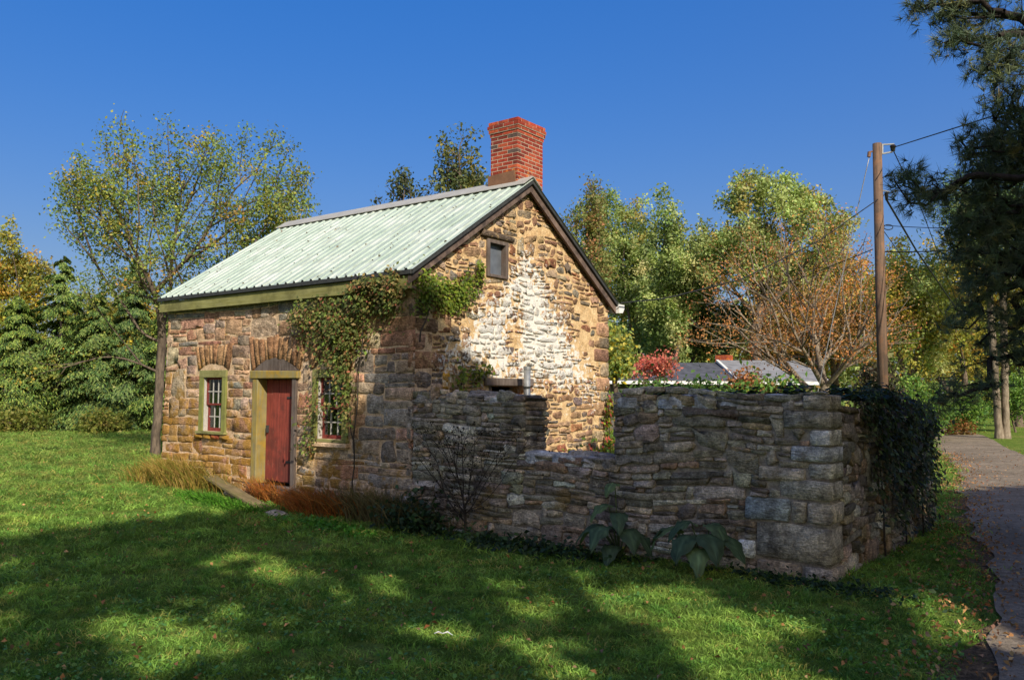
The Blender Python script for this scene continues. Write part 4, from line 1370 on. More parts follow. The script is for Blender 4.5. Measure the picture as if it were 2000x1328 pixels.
# trees behind, right
px_tree('russet_tree', 'russet topped oak just behind the gable slope', 1088, 1200, 380, 640, 42, 160, [((140, 128, 76), 3), ((164, 112, 78), 1.6), ((118, 134, 74), 5)], 9000, 0.15, 300, 14, 0.16, grow=1.16)
px_tree('poplar_tree', 'tall bright green tree right of the gable', 1150, 1330, 350, 760, 50, 161, GREEN + PALEG, 34000, 0.18, 560, 22, 0.2, grow=1.16)
px_tree('poplar_tree', 'dark green tree between the gable and the round-headed tree', 1270, 1410, 455, 770, 47, 162, GREEN + [((70, 90, 50), 3)], 26000, 0.17, 460, 18, 0.18, grow=1.16)
px_tree('poplar_tree', 'tall green tree standing between the gable tree and the round-headed tree', 1240, 1400, 395, 760, 44, 174, GREEN + PALEG, 30000, 0.17, 420, 20, 0.2, grow=1.12)
px_tree('poplar_tree', 'green tree rising behind the half bare tree crown', 1490, 1640, 405, 760, 48, 175, PALEG + OLIVE, 26000, 0.18, 400, 20, 0.2, grow=1.1)
px_tree('ash_tree', 'large pale green tree with a high rounded head', 1330, 1620, 338, 640, 42, 163, PALEG, 36000, 0.165, 620, 20, 0.26, fork_y=640, grow=1.16)
px_tree('white_pine', 'soft green white pine behind the dark ranch roof', 1330, 1500, 545, 735, 45, 164, WPINE, 9000, 0.22, 300, 14, 0.18, aspect=0.25, leaf_mat_='needle')
px_tree('golden_tree', 'golden orange tree behind the half bare tree', 1390, 1730, 520, 770, 47, 165, GOLD + OLIVE + BROWN, 22000, 0.16, 380, 20, 0.16, grow=1.02)
px_tree('olive_tree', 'olive green tree right behind the utility pole', 1670, 1850, 415, 780, 40, 166, YELGR + PALEG, 20000, 0.15, 420, 20, 0.2, grow=1.16)
px_tree('olive_tree', 'yellow green tree beyond the bend of the lane', 1780, 1960, 450, 790, 46, 167, OLIVE + YELGR, 18000, 0.17, 420, 20, 0.22, grow=1.16)
px_tree('olive_tree', 'dusky green tree behind the two pine trunks', 1900, 2080, 420, 800, 50, 168, PALEG + YELGR, 18000, 0.18, 420, 20, 0.22, grow=1.16)
px_tree('poplar_tree', 'green tree behind the pole and the golden tree', 1540, 1730, 430, 770, 47, 169, OLIVE + GREEN + GOLD, 16000, 0.17, 380, 18, 0.2, grow=1.16)
px_tree('yellow_shrub_tree', 'yellow green small tree tight behind the cottage corner', 1165, 1245, 630, 770, 21, 170, YELGR + GREEN, 6500, 0.11, 260, 14, 0.07, spread=0.13)
px_tree('dogwood_tree', 'small red dogwood before the dark ranch roof', 1222, 1335, 696, 748, 24, 171, RED, 1500, 0.09, 150, 14, 0.06, bark='pale_bark', basex=1262, fork_y=775, spread=0.12)
px_tree('russet_shrub', 'russet shrub half hiding the ranch chimney', 1415, 1495, 738, 775, 25, 172, BROWN, 1100, 0.11, 140, 10, 0.05, cat='shrub')

def bare_tree():
    rng = np.random.default_rng(81)
    D = 25.0
    base = gpt(1608, D) - np.array([0, 0, 0.1])
    n = 900
    # vase of fine upright twigs
    t = rng.uniform(0.15, 1.0, n) ** 0.7
    az = rng.uniform(0, 2 * math.pi, n)
    el = np.arccos(rng.uniform(0.18, 1.0, n))
    c0 = at(1605, 730, D)
    R = 340 / FPX * D
    h = np.cos(el) * 0.98; s = np.sin(el) * 0.73
    pts = c0 + (t * R)[:, None] * (np.outer(np.cos(az) * s, CR) + np.outer(np.sin(az) * s, [CF[0], CF[1], 0]) + np.outer(h, [0, 0, 1.0]))
    pts -= 0.75 * np.outer(t ** 1.5, CR)
    root = make_tree('half_bare_tree', 'half bare vase-shaped tree with last orange leaves before the ranch house', base, at(1607, 728, D), pts, 9500, 0.07, ORANGE + BROWN, 82, 0.15, 'pale_bark', bf=0.55, tip_r=0.0075, spread=0.15, maxsub=4, leafless=0.25)
bare_tree()

def pine_pair():
    for i, (xb, xt, lab) in enumerate(((1966, 1958, 'straight pale pine trunk by the lane, the right one of the pair'), (1952, 1932, 'leaning pale pine trunk by the lane, the left one of the pair'))):
        D = 36
        base = at(xb, 866, D); base[2] = float(gz(base[0], base[1]))
        rng = np.random.default_rng(180 + i)
        c = at(xt + 10, 430, D)
        pts = lobed_points(c, (3.6, 3.6, 3.4), 14, 260, rng)
        make_tree('pine_tree', lab, base, at(xt, 560, D), pts, 6500, 0.26, WPINE, 184 + i, 0.15, 'pale_bark', wig=0.02, aspect=0.2, leaf_mat_='needle', spread=0.3, group='tall pines standing by the lane')
pine_pair()

BUSH = [((104, 138, 62), 4), ((81, 116, 54), 4), ((136, 158, 64), 2), ((64, 91, 47), 2)]
for i, (x0, x1, y0, y1, d, lab, pal, n) in enumerate((
    (1735, 1850, 735, 860, 34, 'bright green rounded bush where the lane bends', BUSH + [((120, 146, 60), 3)], 5200),
    (1835, 1935, 750, 862, 40, 'leafy green bush beyond the lane verge', BUSH, 4200),
    (1925, 2040, 700, 855, 43, 'tall green bush behind the pine trunks', BUSH, 5200),
    (1640, 1760, 705, 830, 30, 'dark brownish shrub behind the utility pole foot', [((70, 66, 50), 4), ((58, 62, 44), 3), ((96, 76, 60), 2)], 4600),
    (1840, 1900, 825, 862, 39, 'low rust coloured shrub at the lane edge', [((150, 92, 54), 3), ((116, 92, 50), 3), ((96, 104, 50), 2)], 900),
    (1200, 1330, 768, 800, 22, 'dark green undergrowth shrub behind the gap of the ruin wall', BUSH + [((40, 54, 32), 4)], 2600),
    (1310, 1450, 770, 800, 21, 'dark evergreen shrub in front of the ranch eave', BUSH + [((40, 54, 32), 4)], 2600),
    (1440, 1590, 770, 800, 20, 'mixed green and rusty shrub below the pale ranch roof', BUSH + [((150, 96, 60), 2)], 2600))):
    px_tree('shrub', lab, x0, x1, y0, y1, d, 190 + i, pal, n, 0.13, 180, 12, 0.05, cat='shrub', fork_y=y1 - 4)

# a wooded slope that closes the view far behind the nearer trees
def far_wood():
    rng = np.random.default_rng(60)
    Ps = []
    for px in np.arange(-500, 2600, 22):
        d = rng.uniform(62, 78)
        h = rng.uniform(5.5, 8.5) if px < 1000 else rng.uniform(8.5, 12.5)
        b = gpt(px, d)
        n = 420
        q = rng.normal(size=(n, 3)); q /= np.linalg.norm(q, axis=1)[:, None]; q *= rng.uniform(0.3, 1, (n, 1)) ** 0.5
        Ps.append(b + np.array([0, 0, h * 0.5]) + q * np.array([2.4, 2.4, h * 0.52]))
    P = np.concatenate(Ps)
    LV, LF = leaf_geo(P, 0.55, rng, 0.7, 0.4)
    C = pal_colors(PALEG + OLIVE + GREEN, len(P), rng, 0.3)
    o = np_mesh('far_wood', LV, LF, M['leaf'], None, np.repeat(C, 4, axis=0))
    tag(o, 'distant belt of mixed green and olive woodland', 'woodland', None, 'stuff')
far_wood()

def roof_z_np(y): return ZR - SL * np.abs(y - W / 2)
roof_litter()
# ------------------------------------------------------------------ ranch house beyond the wall
def ranch():
    A = np.array([-11.2, 22.0]); B = np.array([-2.9, 28.3])
    dx = (B - A) / np.linalg.norm(B - A); dn = np.array([-dx[1], dx[0]])
    Ln = np.linalg.norm(B - A)
    root = empty('ranch_house', (A[0], A[1], -0.2), 'low ranch house with dark shingle roof seen over the ruin wall', 'house')
    def pt(s, t, z): p = A + dx * s + dn * t; return (p[0], p[1], z)
    def slab(pts, th, name, mat, par=root):
        return MB().hexa([*pts, *[(p[0], p[1], p[2] + th) for p in pts]]).build(name, M[mat], par)
    E, Rg = 2.22, 3.16
    MB().hexa([pt(0.5, 0.5, -0.3), pt(Ln - 0.6, 0.5, -0.3), pt(Ln - 0.6, 7, -0.3), pt(0.5, 7, -0.3), pt(0.5, 0.5, E), pt(Ln - 0.6, 0.5, E), pt(Ln - 0.6, 7, E), pt(0.5, 7, E)]).build('wall', plain_mat('grey_green_siding', srgb(96, 92, 84), 0.8), root)
    m = 6.7
    r1 = slab([pt(0, 0, E), pt(m, 0, E), pt(m, 3.75, Rg - 0.08), pt(0, 3.75, Rg - 0.08)], 0.08, 'roof', 'shingle')
    slab([pt(0, 7.5, E), pt(m, 7.5, E), pt(m, 3.75, Rg - 0.08), pt(0, 3.75, Rg - 0.08)], 0.08, 'roof_slope', 'shingle', r1)
    slab([pt(m + 0.003, -0.3, E), pt(Ln, -0.3, E), pt(Ln, 3.75, Rg + 0.05), pt(m + 0.003, 3.75, Rg + 0.05)], 0.08, 'roof_slope', 'shingle_pale', r1)
    slab([pt(m + 0.003, 7.8, E), pt(Ln, 7.8, E), pt(Ln, 3.75, Rg + 0.05), pt(m + 0.003, 3.75, Rg + 0.05)], 0.08, 'roof_slope', 'shingle_pale', r1)
    slab([pt(0, -0.1, E - 0.12), pt(m, -0.1, E - 0.12), pt(m, -0.02, E - 0.12), pt(0, -0.02, E - 0.12)], 0.14, 'eave_board', 'white_paint', r1)
    slab([pt(m, -0.4, E - 0.12), pt(Ln, -0.4, E - 0.12), pt(Ln, -0.32, E - 0.12), pt(m, -0.32, E - 0.12)], 0.14, 'eave_board', 'white_paint', r1)
    # white valley strip and white gable
    MB().hexa([pt(m - 0.06, 0, E + 0.05), pt(m + 0.06, 0, E + 0.05), pt(m + 0.06, 3.7, Rg + 0.04), pt(m - 0.06, 3.7, Rg + 0.04), pt(m - 0.06, 0, E + 0.12), pt(m + 0.06, 0, E + 0.12), pt(m + 0.06, 3.7, Rg + 0.15), pt(m - 0.06, 3.7, Rg + 0.15)]).build('valley_strip', M['white_paint'], r1)
    g = MB()
    g.add([pt(Ln - 0.3, 0.3, E - 0.05), pt(Ln - 0.3, 7.2, E - 0.05), pt(Ln - 0.3, 3.75, Rg), pt(Ln - 0.59, 0.3, E - 0.05), pt(Ln - 0.59, 7.2, E - 0.05), pt(Ln - 0.59, 3.75, Rg)],
          [(0, 1, 2), (5, 4, 3), (0, 3, 4, 1), (1, 4, 5, 2), (2, 5, 3, 0)])
    g.build('gable', M['white_paint'], root)
    MB().hexa([pt(Ln - 0.3, 0.5, -0.3), pt(Ln - 0.25, 0.5, -0.3), pt(Ln - 0.25, 7, -0.3), pt(Ln - 0.3, 7, -0.3), pt(Ln - 0.3, 0.5, E - 0.06), pt(Ln - 0.25, 0.5, E - 0.06), pt(Ln - 0.25, 7, E - 0.06), pt(Ln - 0.3, 7, E - 0.06)]).build('white_end_wall', M['white_paint'], root)
    for a, b in ((-0.3, 3.75), (7.8, 3.75)):
        MB().hexa([pt(Ln, a, E - 0.1), pt(Ln + 0.05, a, E - 0.1), pt(Ln + 0.05, b, Rg - 0.06), pt(Ln, b, Rg - 0.06), pt(Ln, a, E + 0.1), pt(Ln + 0.05, a, E + 0.1), pt(Ln + 0.05, b, Rg + 0.15), pt(Ln, b, Rg + 0.15)]).build('rake_board', M['white_paint'], r1)
    c = MB(); p = pt(7.2, 4.4, 0)
    c.box(p[0] - 0.32, p[0] + 0.32, p[1] - 0.3, p[1] + 0.3, 2.4, 3.55, srgb(150, 74, 54)).build('chimney', M['brick'], root)
    for s in (1.6, 3.4, 7.5):
        w = MB().hexa([pt(s, 0.44, 0.9), pt(s + 0.9, 0.44, 0.9), pt(s + 0.9, 0.49, 0.9), pt(s, 0.49, 0.9), pt(s, 0.44, 1.9), pt(s + 0.9, 0.44, 1.9), pt(s + 0.9, 0.49, 1.9), pt(s, 0.49, 1.9)]).build('window', M['white_paint'], root)
        MB().hexa([pt(s + 0.08, 0.42, 0.98), pt(s + 0.82, 0.42, 0.98), pt(s + 0.82, 0.438, 0.98), pt(s + 0.08, 0.438, 0.98), pt(s + 0.08, 0.42, 1.82), pt(s + 0.82, 0.42, 1.82), pt(s + 0.82, 0.438, 1.82), pt(s + 0.08, 0.438, 1.82)]).build('pane', M['dark_room'], w)
ranch()

# ------------------------------------------------------------------ utility pole and its lines
def pole():
    D = 21.0
    top = at(1713, 281, D); bot = np.array([top[0] + 0.02, top[1], -0.3])
    root = empty('utility_pole', (bot[0], bot[1], -0.15), 'brown wooden utility pole standing behind the ruin wall', 'pole')
    MB().tube([bot, (bot + top) / 2, top], [0.132, 0.122, 0.108], 16).build('pole_shaft', M['pole'], root, 0, True)
    def P(px, py): return at(px, py, D)
    br = MB()
    br.tube([P(1722, 283), P(1746, 282)], 0.022, 6).tube([P(1722, 301), P(1743, 297)], 0.022, 6).tube([P(1723, 283), P(1723, 301)], 0.03, 6)
    br.build('bracket', M['guy'], root)
    MB().tube([P(1744, 283), P(1744, 286), P(1744, 290), P(1744, 296)], [0.05, 0.075, 0.06, 0.05], 10).build('insulator', M['porcelain'], root)
    MB().tube([P(1722, 372), P(1737, 375)], 0.018, 6).build('bracket', M['guy'], root)
    MB().tube([P(1731, 376), P(1732, 391)], [0.05, 0.035], 8).build('insulator', M['porcelain'], root)
    MB().tube([P(1698, 297), P(1707, 296)], 0.02, 6).build('guy_clamp', M['flashing'], root)
    MB().tube([P(1698, 297), P(1697, 307)], 0.045, 8).build('guy_strain', M['flashing'], root)
    loop = [P(1735 + 9 * math.cos(t), 444 + 5 * math.sin(t)) for t in np.linspace(0, 6.2, 14)]
    MB().tube(loop, 0.012, 4, False).build('cable_loop', M['cable'], root)
    def wire(pts, r, label, mat='cable', sag=0.0):
        pts = [at(*p) for p in pts]
        out = []
        P_ = np.array(pts)
        d = np.concatenate([[0], np.cumsum(np.linalg.norm(np.diff(P_, axis=0), axis=1))]); d /= d[-1]
        for t in np.linspace(0, 1, 22):
            q = np.array([np.interp(t, d, P_[:, k]) for k in range(3)]); q[2] -= sag * 4 * t * (1 - t)
            out.append(q)
        tag(MB().tube(out, r, 5).build('overhead_wire', M[mat], None, 0, True), label, 'wire')
    wire([(1746, 288, D), (2120, 170, 12)], 0.013, 'black wire climbing from the pole top to the upper photo edge')
    wire([(1746, 297, D), (1800, 410, 26), (1880, 620, 36)], 0.013, 'wire falling from the pole top insulator towards the lane')
    wire([(1732, 391, D), (1790, 490, 26), (1870, 606, 34)], 0.026, 'thick twisted cable falling from the middle bracket towards the lane')
    wire([(1727, 381, D), (1600, 470, 19.3), (1450, 545, 18), (1300, 583, 17), (1212, 592, 16.0)], 0.013, 'service wire from the pole down to the cottage rear eave')
    wire([(1705, 487, D), (1560, 545, 24), (1400, 590, 28)], 0.012, 'lower wire running from the pole behind the half bare tree')
    wire([(1698, 306, D), (1640, 560, 21.6), (1590, 800, 22)], 0.012, 'pale guy wire slanting down from the pole head', 'guy')
    wire([(1722, 440, D), (1990, 443, 17)], 0.009, 'thin level wire from the pole into the pine', 'cable', 0.05)
    wire([(1722, 492, D), (1990, 478, 17)], 0.014, 'lower level cable from the pole into the dark pine', 'cable', 0.05)
    wire([(1735, 377, D), (2080, 300, 15)], 0.010, 'thin wire rising from the middle bracket behind the pine bough', 'cable', 0.05)
    wire([(1722, 446, D), (1790, 540, 27), (1860, 640, 34)], 0.010, 'thin wire dropping from the cable loop', 'cable')
pole()

# ------------------------------------------------------------------ big pine whose boughs enter from the right
def near_pine():
    rng = np.random.default_rng(91)
    base = np.array([11.9, 2.0, -0.2])
    root = empty('large_pine', base, 'large dark white pine whose boughs reach in from the right', 'pine')
    trunk = np.array([[11.9, 2.0, z] for z in np.linspace(-0.3, 11.0, 30)]) + rng.normal(0, 0.03, (30, 3))
    # clumps of needles in view, then the rest of the crown
    vis = [(1775, 350, 32, 14, 8.2, 40), (1740, 352, 18, 10, 8.0, 12), (1840, 372, 55, 26, 8.2, 90), (1790, 395, 35, 20, 8.0, 36), (1800, 10, 40, 22, 8.6, 55), (1850, 30, 40, 35, 8.6, 70), (1900, 25, 60, 50, 8.6, 130), (1845, 95, 16, 16, 8.4, 20), (1880, 75, 30, 30, 8.4, 50), (1935, 110, 50, 40, 8.4, 100), (1915, 135, 30, 14, 8.2, 30),
           (1985, 120, 50, 90, 8.4, 130), (1965, 175, 22, 22, 8.2, 30), (1945, 205, 20, 16, 8.2, 24), (1985, 230, 40, 40, 8.3, 80), (1895, 270, 22, 22, 8.0, 30), (1930, 290, 45, 45, 8.2, 120), (1975, 310, 60, 60, 8.4, 240), (1920, 360, 45, 40, 8.2, 120), (1965, 410, 70, 60, 8.3, 260), (1905, 440, 60, 36, 8.2, 140), (1960, 500, 75, 60, 8.3, 300), (1890, 490, 50, 24, 8.1, 70), (1925, 560, 60, 40, 8.2, 150), (1985, 600, 50, 60, 8.3, 170),
           (1885, 555, 30, 14, 8.0, 30), (1905, 605, 55, 18, 8.1, 70), (1880, 632, 40, 12, 8.0, 34), (1950, 660, 60, 26, 8.2, 80), (1930, 695, 40, 12, 8.1, 30), (1985, 700, 40, 30, 8.2, 70), (1860, 770, 36, 16, 7.8, 50), (1895, 755, 40, 16, 8.0, 40), (1930, 745, 30, 14, 8.0, 26), (1845, 785, 16, 10, 7.8, 14), (1890, 715, 16, 9, 8.0, 12), (1850, 525, 14, 10, 8.0, 0)]
    vis = [(x, y, rx, ry, d, int(n * (0.33 if y < 540 else 0.22))) for (x, y, rx, ry, d, n) in vis]
    pts, dense = [], []
    for (x, y, rx, ry, d, n) in vis:
        if not n: continue
        q = rng.normal(size=(n, 3)); q /= np.linalg.norm(q, axis=1)[:, None]; q *= rng.uniform(0.05, 1, (n, 1)) ** 0.5
        c = at(x, y, d)
        pts.append(c + q[:, 0:1] * rx / FPX * d * CR + q[:, 1:2] * max(rx, 30) / FPX * d * 1.3 * np.array([CF[0], CF[1], 0]) + q[:, 2:3] * ry / FPX * d * np.array([0, 0, 1.0]))
    pts = np.concatenate(pts); nv = len(pts)
    # limbs that carry the visible boughs
    guide = []
    for (x, y, d) in ((1790, 370, 8.1), (1800, 15, 8.6), (1900, 60, 8.5), (1930, 290, 8.2), (1900, 440, 8.2), (1905, 605, 8.1), (1850, 778, 7.8), (1940, 500, 8.3), (1960, 690, 8.2)):
        tip = at(x, y, d); h = tip[2] - 0.5 if y > 200 else tip[2] - 1.2
        st = np.array([11.9, 2.0, max(1.2, h)])
        for t in np.linspace(0.06, 0.96, 16):
            q = st + (tip - st) * t; q[2] += 0.35 * math.sin(t * math.pi) * (0.3 if y > 600 else 1) - (0.25 * math.sin(t * math.pi) if y > 700 else 0)
            guide.append(q + rng.normal(0, 0.03, 3))
    guide = np.array(guide)
    # rest of the crown round the trunk (out of the photo)
    m = 900
    h = rng.uniform(2.2, 11.0, m); az = rng.uniform(0, 2 * math.pi, m)
    rr = 4.0 * (1 - (h / 12.5) ** 2) * rng.uniform(0.25, 1, m) ** 0.6
    rest = np.stack([11.9 + rr * np.cos(az), 2.0 + rr * np.sin(az), h - 0.1 * rr], 1)
    rel = rest - CAM
    fw = rel @ CF; rt = rel @ CR
    rest = rest[(fw < 0.3) | (rt / np.maximum(fw, 0.01) > 0.78)]
    P, par, cnt = prim(np.concatenate([guide, pts, rest]), trunk, 0.28)
    e = math.log(cnt[0]) / math.log(0.20 / 0.0045)
    rad = 0.0045 * cnt ** (1 / e)
    V, F = tube_edges(P, par, rad)
    np_mesh('trunk', V, F, M['dark_bark'], root, smooth=True)
    # needle tufts
    ng = 30 + len(guide)
    def tufts(idx, per, nn, ln, wd, jit):
        k = np.repeat(idx, per)
        D = P[k] - P[par[k]]; D /= np.linalg.norm(D, axis=1)[:, None] + 1e-9
        D = D * 0.8 + rng.normal(0, 0.55, D.shape); D[:, 2] += 0.15
        D /= np.linalg.norm(D, axis=1)[:, None]
        C0 = P[k] + rng.normal(0, jit, D.shape)
        nt = len(k)
        d = D[:, None] * 1.0 + rng.normal(0, 0.62, (nt, nn, 3))
        d /= np.linalg.norm(d, axis=2)[:, :, None]
        s = np.cross(d, rng.normal(size=(nt, nn, 3))); s /= np.linalg.norm(s, axis=2)[:, :, None] + 1e-9
        l = ln * rng.uniform(0.7, 1.15, (nt, nn, 1))
        o = C0[:, None] - D[:, None] * 0.05 * rng.uniform(0, 1, (nt, nn, 1))
        Vn = np.stack([o - s * wd, o + s * wd, o + d * l], 2).reshape(-1, 3)
        C = np.repeat(pal_colors([((88, 100, 74), 4), ((74, 88, 68), 4), ((104, 114, 78), 2), ((128, 124, 78), 0.6)], nt, rng, 0.25), nn * 3, axis=0)
        return Vn, C
    iv = np.arange(ng, ng + nv); ir = np.arange(ng + nv, len(P))
    V1, C1 = tufts(iv, 3, 22, 0.125, 0.0030, 0.06)
    V2, C2 = tufts(ir, 3, 9, 0.28, 0.016, 0.22)
    V = np.concatenate([V1, V2]); C = np.concatenate([C1, C2])
    np_mesh('needles', V, np.arange(len(V)).reshape(-1, 3), M['needle'], root, C)
near_pine()

# ------------------------------------------------------------------ shade trees behind the camera: their shade lies over the lawn and the ruin
HOLES_PX = [(450, 1095, .26), (550, 1108, .28), (395, 1190, .28), (530, 1242, .28), (735, 1140, .16), (240, 1215, .34), (330, 1275, .28), (60, 1170, .2), (860, 1236, .2), (1070, 1160, .32), (1220, 1150, .28), (1330, 1170, .34), (1290, 1200, .26), (1510, 1215, .28), (1120, 1285, .28), (1470, 1300, .46), (1380, 1290, .2), (1830, 1185, .25), (1900, 1240, .2), (730, 1040, .16), (1850, 1290, .2), (20, 1100, .2), (1680, 1010, .16)]
_r = np.random.default_rng(444)
for _ in range(48):
    HOLES_PX.append((_r.uniform(-40, 1960), 1000 + 340 * _r.random() ** 0.8, _r.uniform(-0.07, 0.02)))
def sunplane(p):
    return np.array([p @ np.array([NH[0], NH[1], 0]), p[2] - KT * (p @ np.array([SH[0], SH[1], 0]))])
def on_ground(px, py):
    d = CF + (px - 1000.0) / FPX * CR - (py - 664.0) / FPX * CU
    t = (-0.1 - CAM[2]) / d[2]
    return CAM + t * d
HOLES = [(*sunplane(on_ground(x, y)), r) for x, y, r in HOLES_PX]
BA = np.array([-14, -7, -5, -3.4, -1.9, -1.2, -0.7, -0.25, 0.1, 0.5, 0.9, 2.0, 2.5, 3.0, 4.0, 6.0, 9.0, 12.0, 14.0])
BB = np.array([-0.6, -0.2, 0.2, 0.72, 1.2, 1.5, 1.75, 2.9, 3.3, 3.1, 2.7, 2.45, 1.9, 1.3, 1.0, 0.6, 0.5, 0.5, 0.3])
def shade_tree(label, a0, a1, b0, tc, trunk_a, seed, n):
    rng = np.random.default_rng(seed)
    pts = []
    while len(pts) < n:
        a = rng.uniform(a0, a1); b = rng.uniform(b0, 3.3)
        if b > np.interp(a, BA, BB) - 0.16: continue
        if any((a - h[0]) ** 2 + (b - h[1]) ** 2 < (h[2] * 0.9 + 0.16) ** 2 for h in HOLES): continue
        t = tc + rng.normal(0, 1.0)
        xy = t * SH + a * NH
        pts.append((xy[0], xy[1], b + KT * t))
    pts = np.array(pts)
    bx = tc * SH + trunk_a * NH
    base = np.array([bx[0], bx[1], -0.3])
    zlo = pts[:, 2].min()
    make_tree('shade_tree', label, base, np.array([bx[0], bx[1], max(2.0, zlo + 0.4)]), pts, n * 52, 0.215, GREEN + OLIVE, seed + 1, 0.3, bf=0.35, spread=0.08, up=0.8, maxsub=30)
shade_tree('broad oak behind the viewer that shades the left foreground', -10.5, -3.4, -6.5, 20.0, -7.0, 300, 1900)
shade_tree('tall oak behind the viewer that shades the ruin wall', -3.6, 5.0, -6.5, 18.0, 0.6, 310, 2500)
shade_tree('oak behind the viewer that shades the lane', 3.2, 12.8, -8.5, 17.0, 8.0, 320, 2300)

# ------------------------------------------------------------------ creeper and ivy
CREEP = [((124, 118, 64), 4), ((104, 112, 58), 5), ((140, 112, 72), 2.4), ((160, 100, 74), 1.2), ((92, 104, 54), 4), ((150, 132, 82), 2)]
IVY = [((54, 69, 44), 4), ((42, 54, 37), 4), ((74, 89, 52), 2), ((64, 54, 44), 1)]
GRNV = [((112, 128, 40), 4), ((90, 112, 40), 3), ((132, 140, 50), 2), ((104, 92, 52), 1)]

def creeper(name, label, polys, n, size, pal, seed, mapf, stems, thick=0.14, hang=0.6, ulim=None):
    """leaves crowding over a wall area; polys: (u, v, ru, rv, weight) blobs"""
    rng = np.random.default_rng(seed)
    Wt = np.array([p[4] for p in polys], float); Wt /= Wt.sum()
    k = rng.choice(len(polys), n, p=Wt)
    B = np.array(polys)[k]
    q = rng.normal(size=(n, 2)) * 0.5
    u = B[:, 0] + q[:, 0] * B[:, 2]; v = B[:, 1] + q[:, 1] * B[:, 3]
    if ulim is not None: u = np.clip(u, ulim[0] + 0.15 * rng.random(n), ulim[1] - 0.15 * rng.random(n))
    w = 0.03 + thick * np.abs(rng.normal(0, 0.6, n)) * np.exp(-(q ** 2).sum(1) * 0.8) + 0.02
    w *= 0.55 + 0.9 * (0.5 + 0.5 * np.sin(u * 7.1 + seed) * np.sin(v * 6.3 + 2 * u))
    P = np.array([mapf(a, b, c) for a, b, c in zip(u, v, w)])
    nr = np.array(mapf(0, 0, 1.0)) - np.array(mapf(0, 0, 0.0))
    Ax = np.tile(np.array([0, 0, -hang]), (n, 1)) + rng.normal(0, 0.35, (n, 3))
    LV, LF = leaf_geo(P, size, rng, 0.62, 0.25, Ax, np.tile(nr * 0.75 + np.array([0, 0, 0.3]), (n, 1)), 0.08)
    base = P[np.argmin(P[:, 2])]
    C = pal_colors(pal, n, rng, 0.28)
    mb = MB()
    for path in stems:
        pts = []
        for i in range(len(path) - 1):
            for t in np.linspace(0, 1, 5)[:-1]:
                a = np.array(path[i]) * (1 - t) + np.array(path[i + 1]) * t
                pts.append(mapf(a[0] + rng.normal(0, 0.015), a[1], 0.05 + rng.uniform(0, 0.02)))
        pts.append(mapf(path[-1][0], path[-1][1], 0.05))
        mb.tube(pts, list(np.linspace(0.013, 0.004, len(pts))), 5, False)
    st = mb.build(name, M['twig'], None, 0, True)
    tag(st, label, 'vine')
    np_mesh('leaves', LV, LF, M['leaf'], st, np.repeat(C, 4, axis=0))
    return st

map_vine = lambda u, v, w: (u, -0.02 - w, v)
creeper('creeper_vine', 'reddening creeper hanging over the right window of the facade',
        [(-1.95, 2.85, .55, .30, 4), (-1.55, 2.65, .55, .42, 6), (-1.2, 2.55, .45, .40, 4), (-1.45, 2.2, .30, .35, 3.4), (-1.25, 1.85, .20, .28, 1.2), (-1.22, 1.55, .15, .30, .8), (-1.16, 1.3, .12, .26, .4), (-2.3, 2.8, .22, .30, 1.2), (-0.75, 2.95, .5, .25, 3), (-0.35, 2.95, .35, .30, 2), (-2.02, 1.15, .12, .28, .5), (-2.07, 0.85, .14, .16, .7), (-1.95, 1.5, .10, .45, .35), (-1.75, 1.45, .25, .14, .35), (-1.1, 3.05, .7, .14, 2)],
        4900, 0.06, CREEP + [((110, 128, 56), 4), ((86, 98, 50), 4)], 401, map_vine,
        [[(-1.05, 0.0), (-1.08, 0.8), (-1.2, 1.5), (-1.3, 2.2), (-1.5, 2.8)], [(-1.08, 0.8), (-1.0, 1.8), (-0.9, 2.6), (-0.5, 3.0)], [(-1.3, 2.2), (-1.8, 2.6), (-2.3, 2.9)], [(-1.3, 1.9), (-1.9, 1.6), (-2.05, 0.8)]], 0.2)
map_vfas = lambda u, v, w: (u, -OV - 0.01 - w, v)
creeper('creeper_vine', 'brownish creeper climbing over the eave at the near cottage corner',
        [(-0.65, 3.22, .35, .12, 3), (-0.25, 3.2, .25, .2, 3), (-0.95, 3.18, .2, .1, 1.4)], 1500, 0.06, CREEP, 403, map_vfas,
        [[(-0.5, 3.0), (-0.4, 3.25)]], 0.12)
map_vgab = lambda u, v, w: (0.02 + w, u, v)
creeper('creeper_vine', 'green vine spray on the upper gable below the loft window',
        [(0.45, 3.15, .35, .25, 2.6), (0.85, 3.15, .3, .18, 2.4), (1.15, 3.3, .2, .2, 1.6), (1.4, 3.55, .09, .16, .8), (0.75, 2.98, .25, .12, 1.2), (0.15, 3.15, .2, .35, 2)], 2200, 0.058, GRNV, 402, map_vgab,
        [[(0.05, 2.4), (0.3, 3.0), (0.9, 3.2), (1.43, 3.7)]], 0.08)
creeper('creeper_vine', 'thin green sprig beside the yellow stone on the gable', [(0.95, 1.9, .12, .25, 1), (1.35, 1.95, .2, .15, 1), (1.6, 2.05, .12, .1, .6)], 180, 0.08, GRNV, 404, map_vgab, [[(1.0, 1.4), (1.0, 2.2)]], 0.1)
creeper('creeper_vine', 'red and green creeper at the far edge of the gable behind the gap', [(5.25, 1.3, .14, .4, 2), (5.2, 0.7, .2, .2, 1), (4.9, 0.6, .3, .12, .8)], 420, 0.08, GRNV + [((176, 84, 70), 3)], 405, map_vgab, [[(5.3, 0.0), (5.25, 1.2), (5.3, 1.9)]], 0.12)
map_vside = lambda u, v, w: (RX + 0.04 + w, u, v)
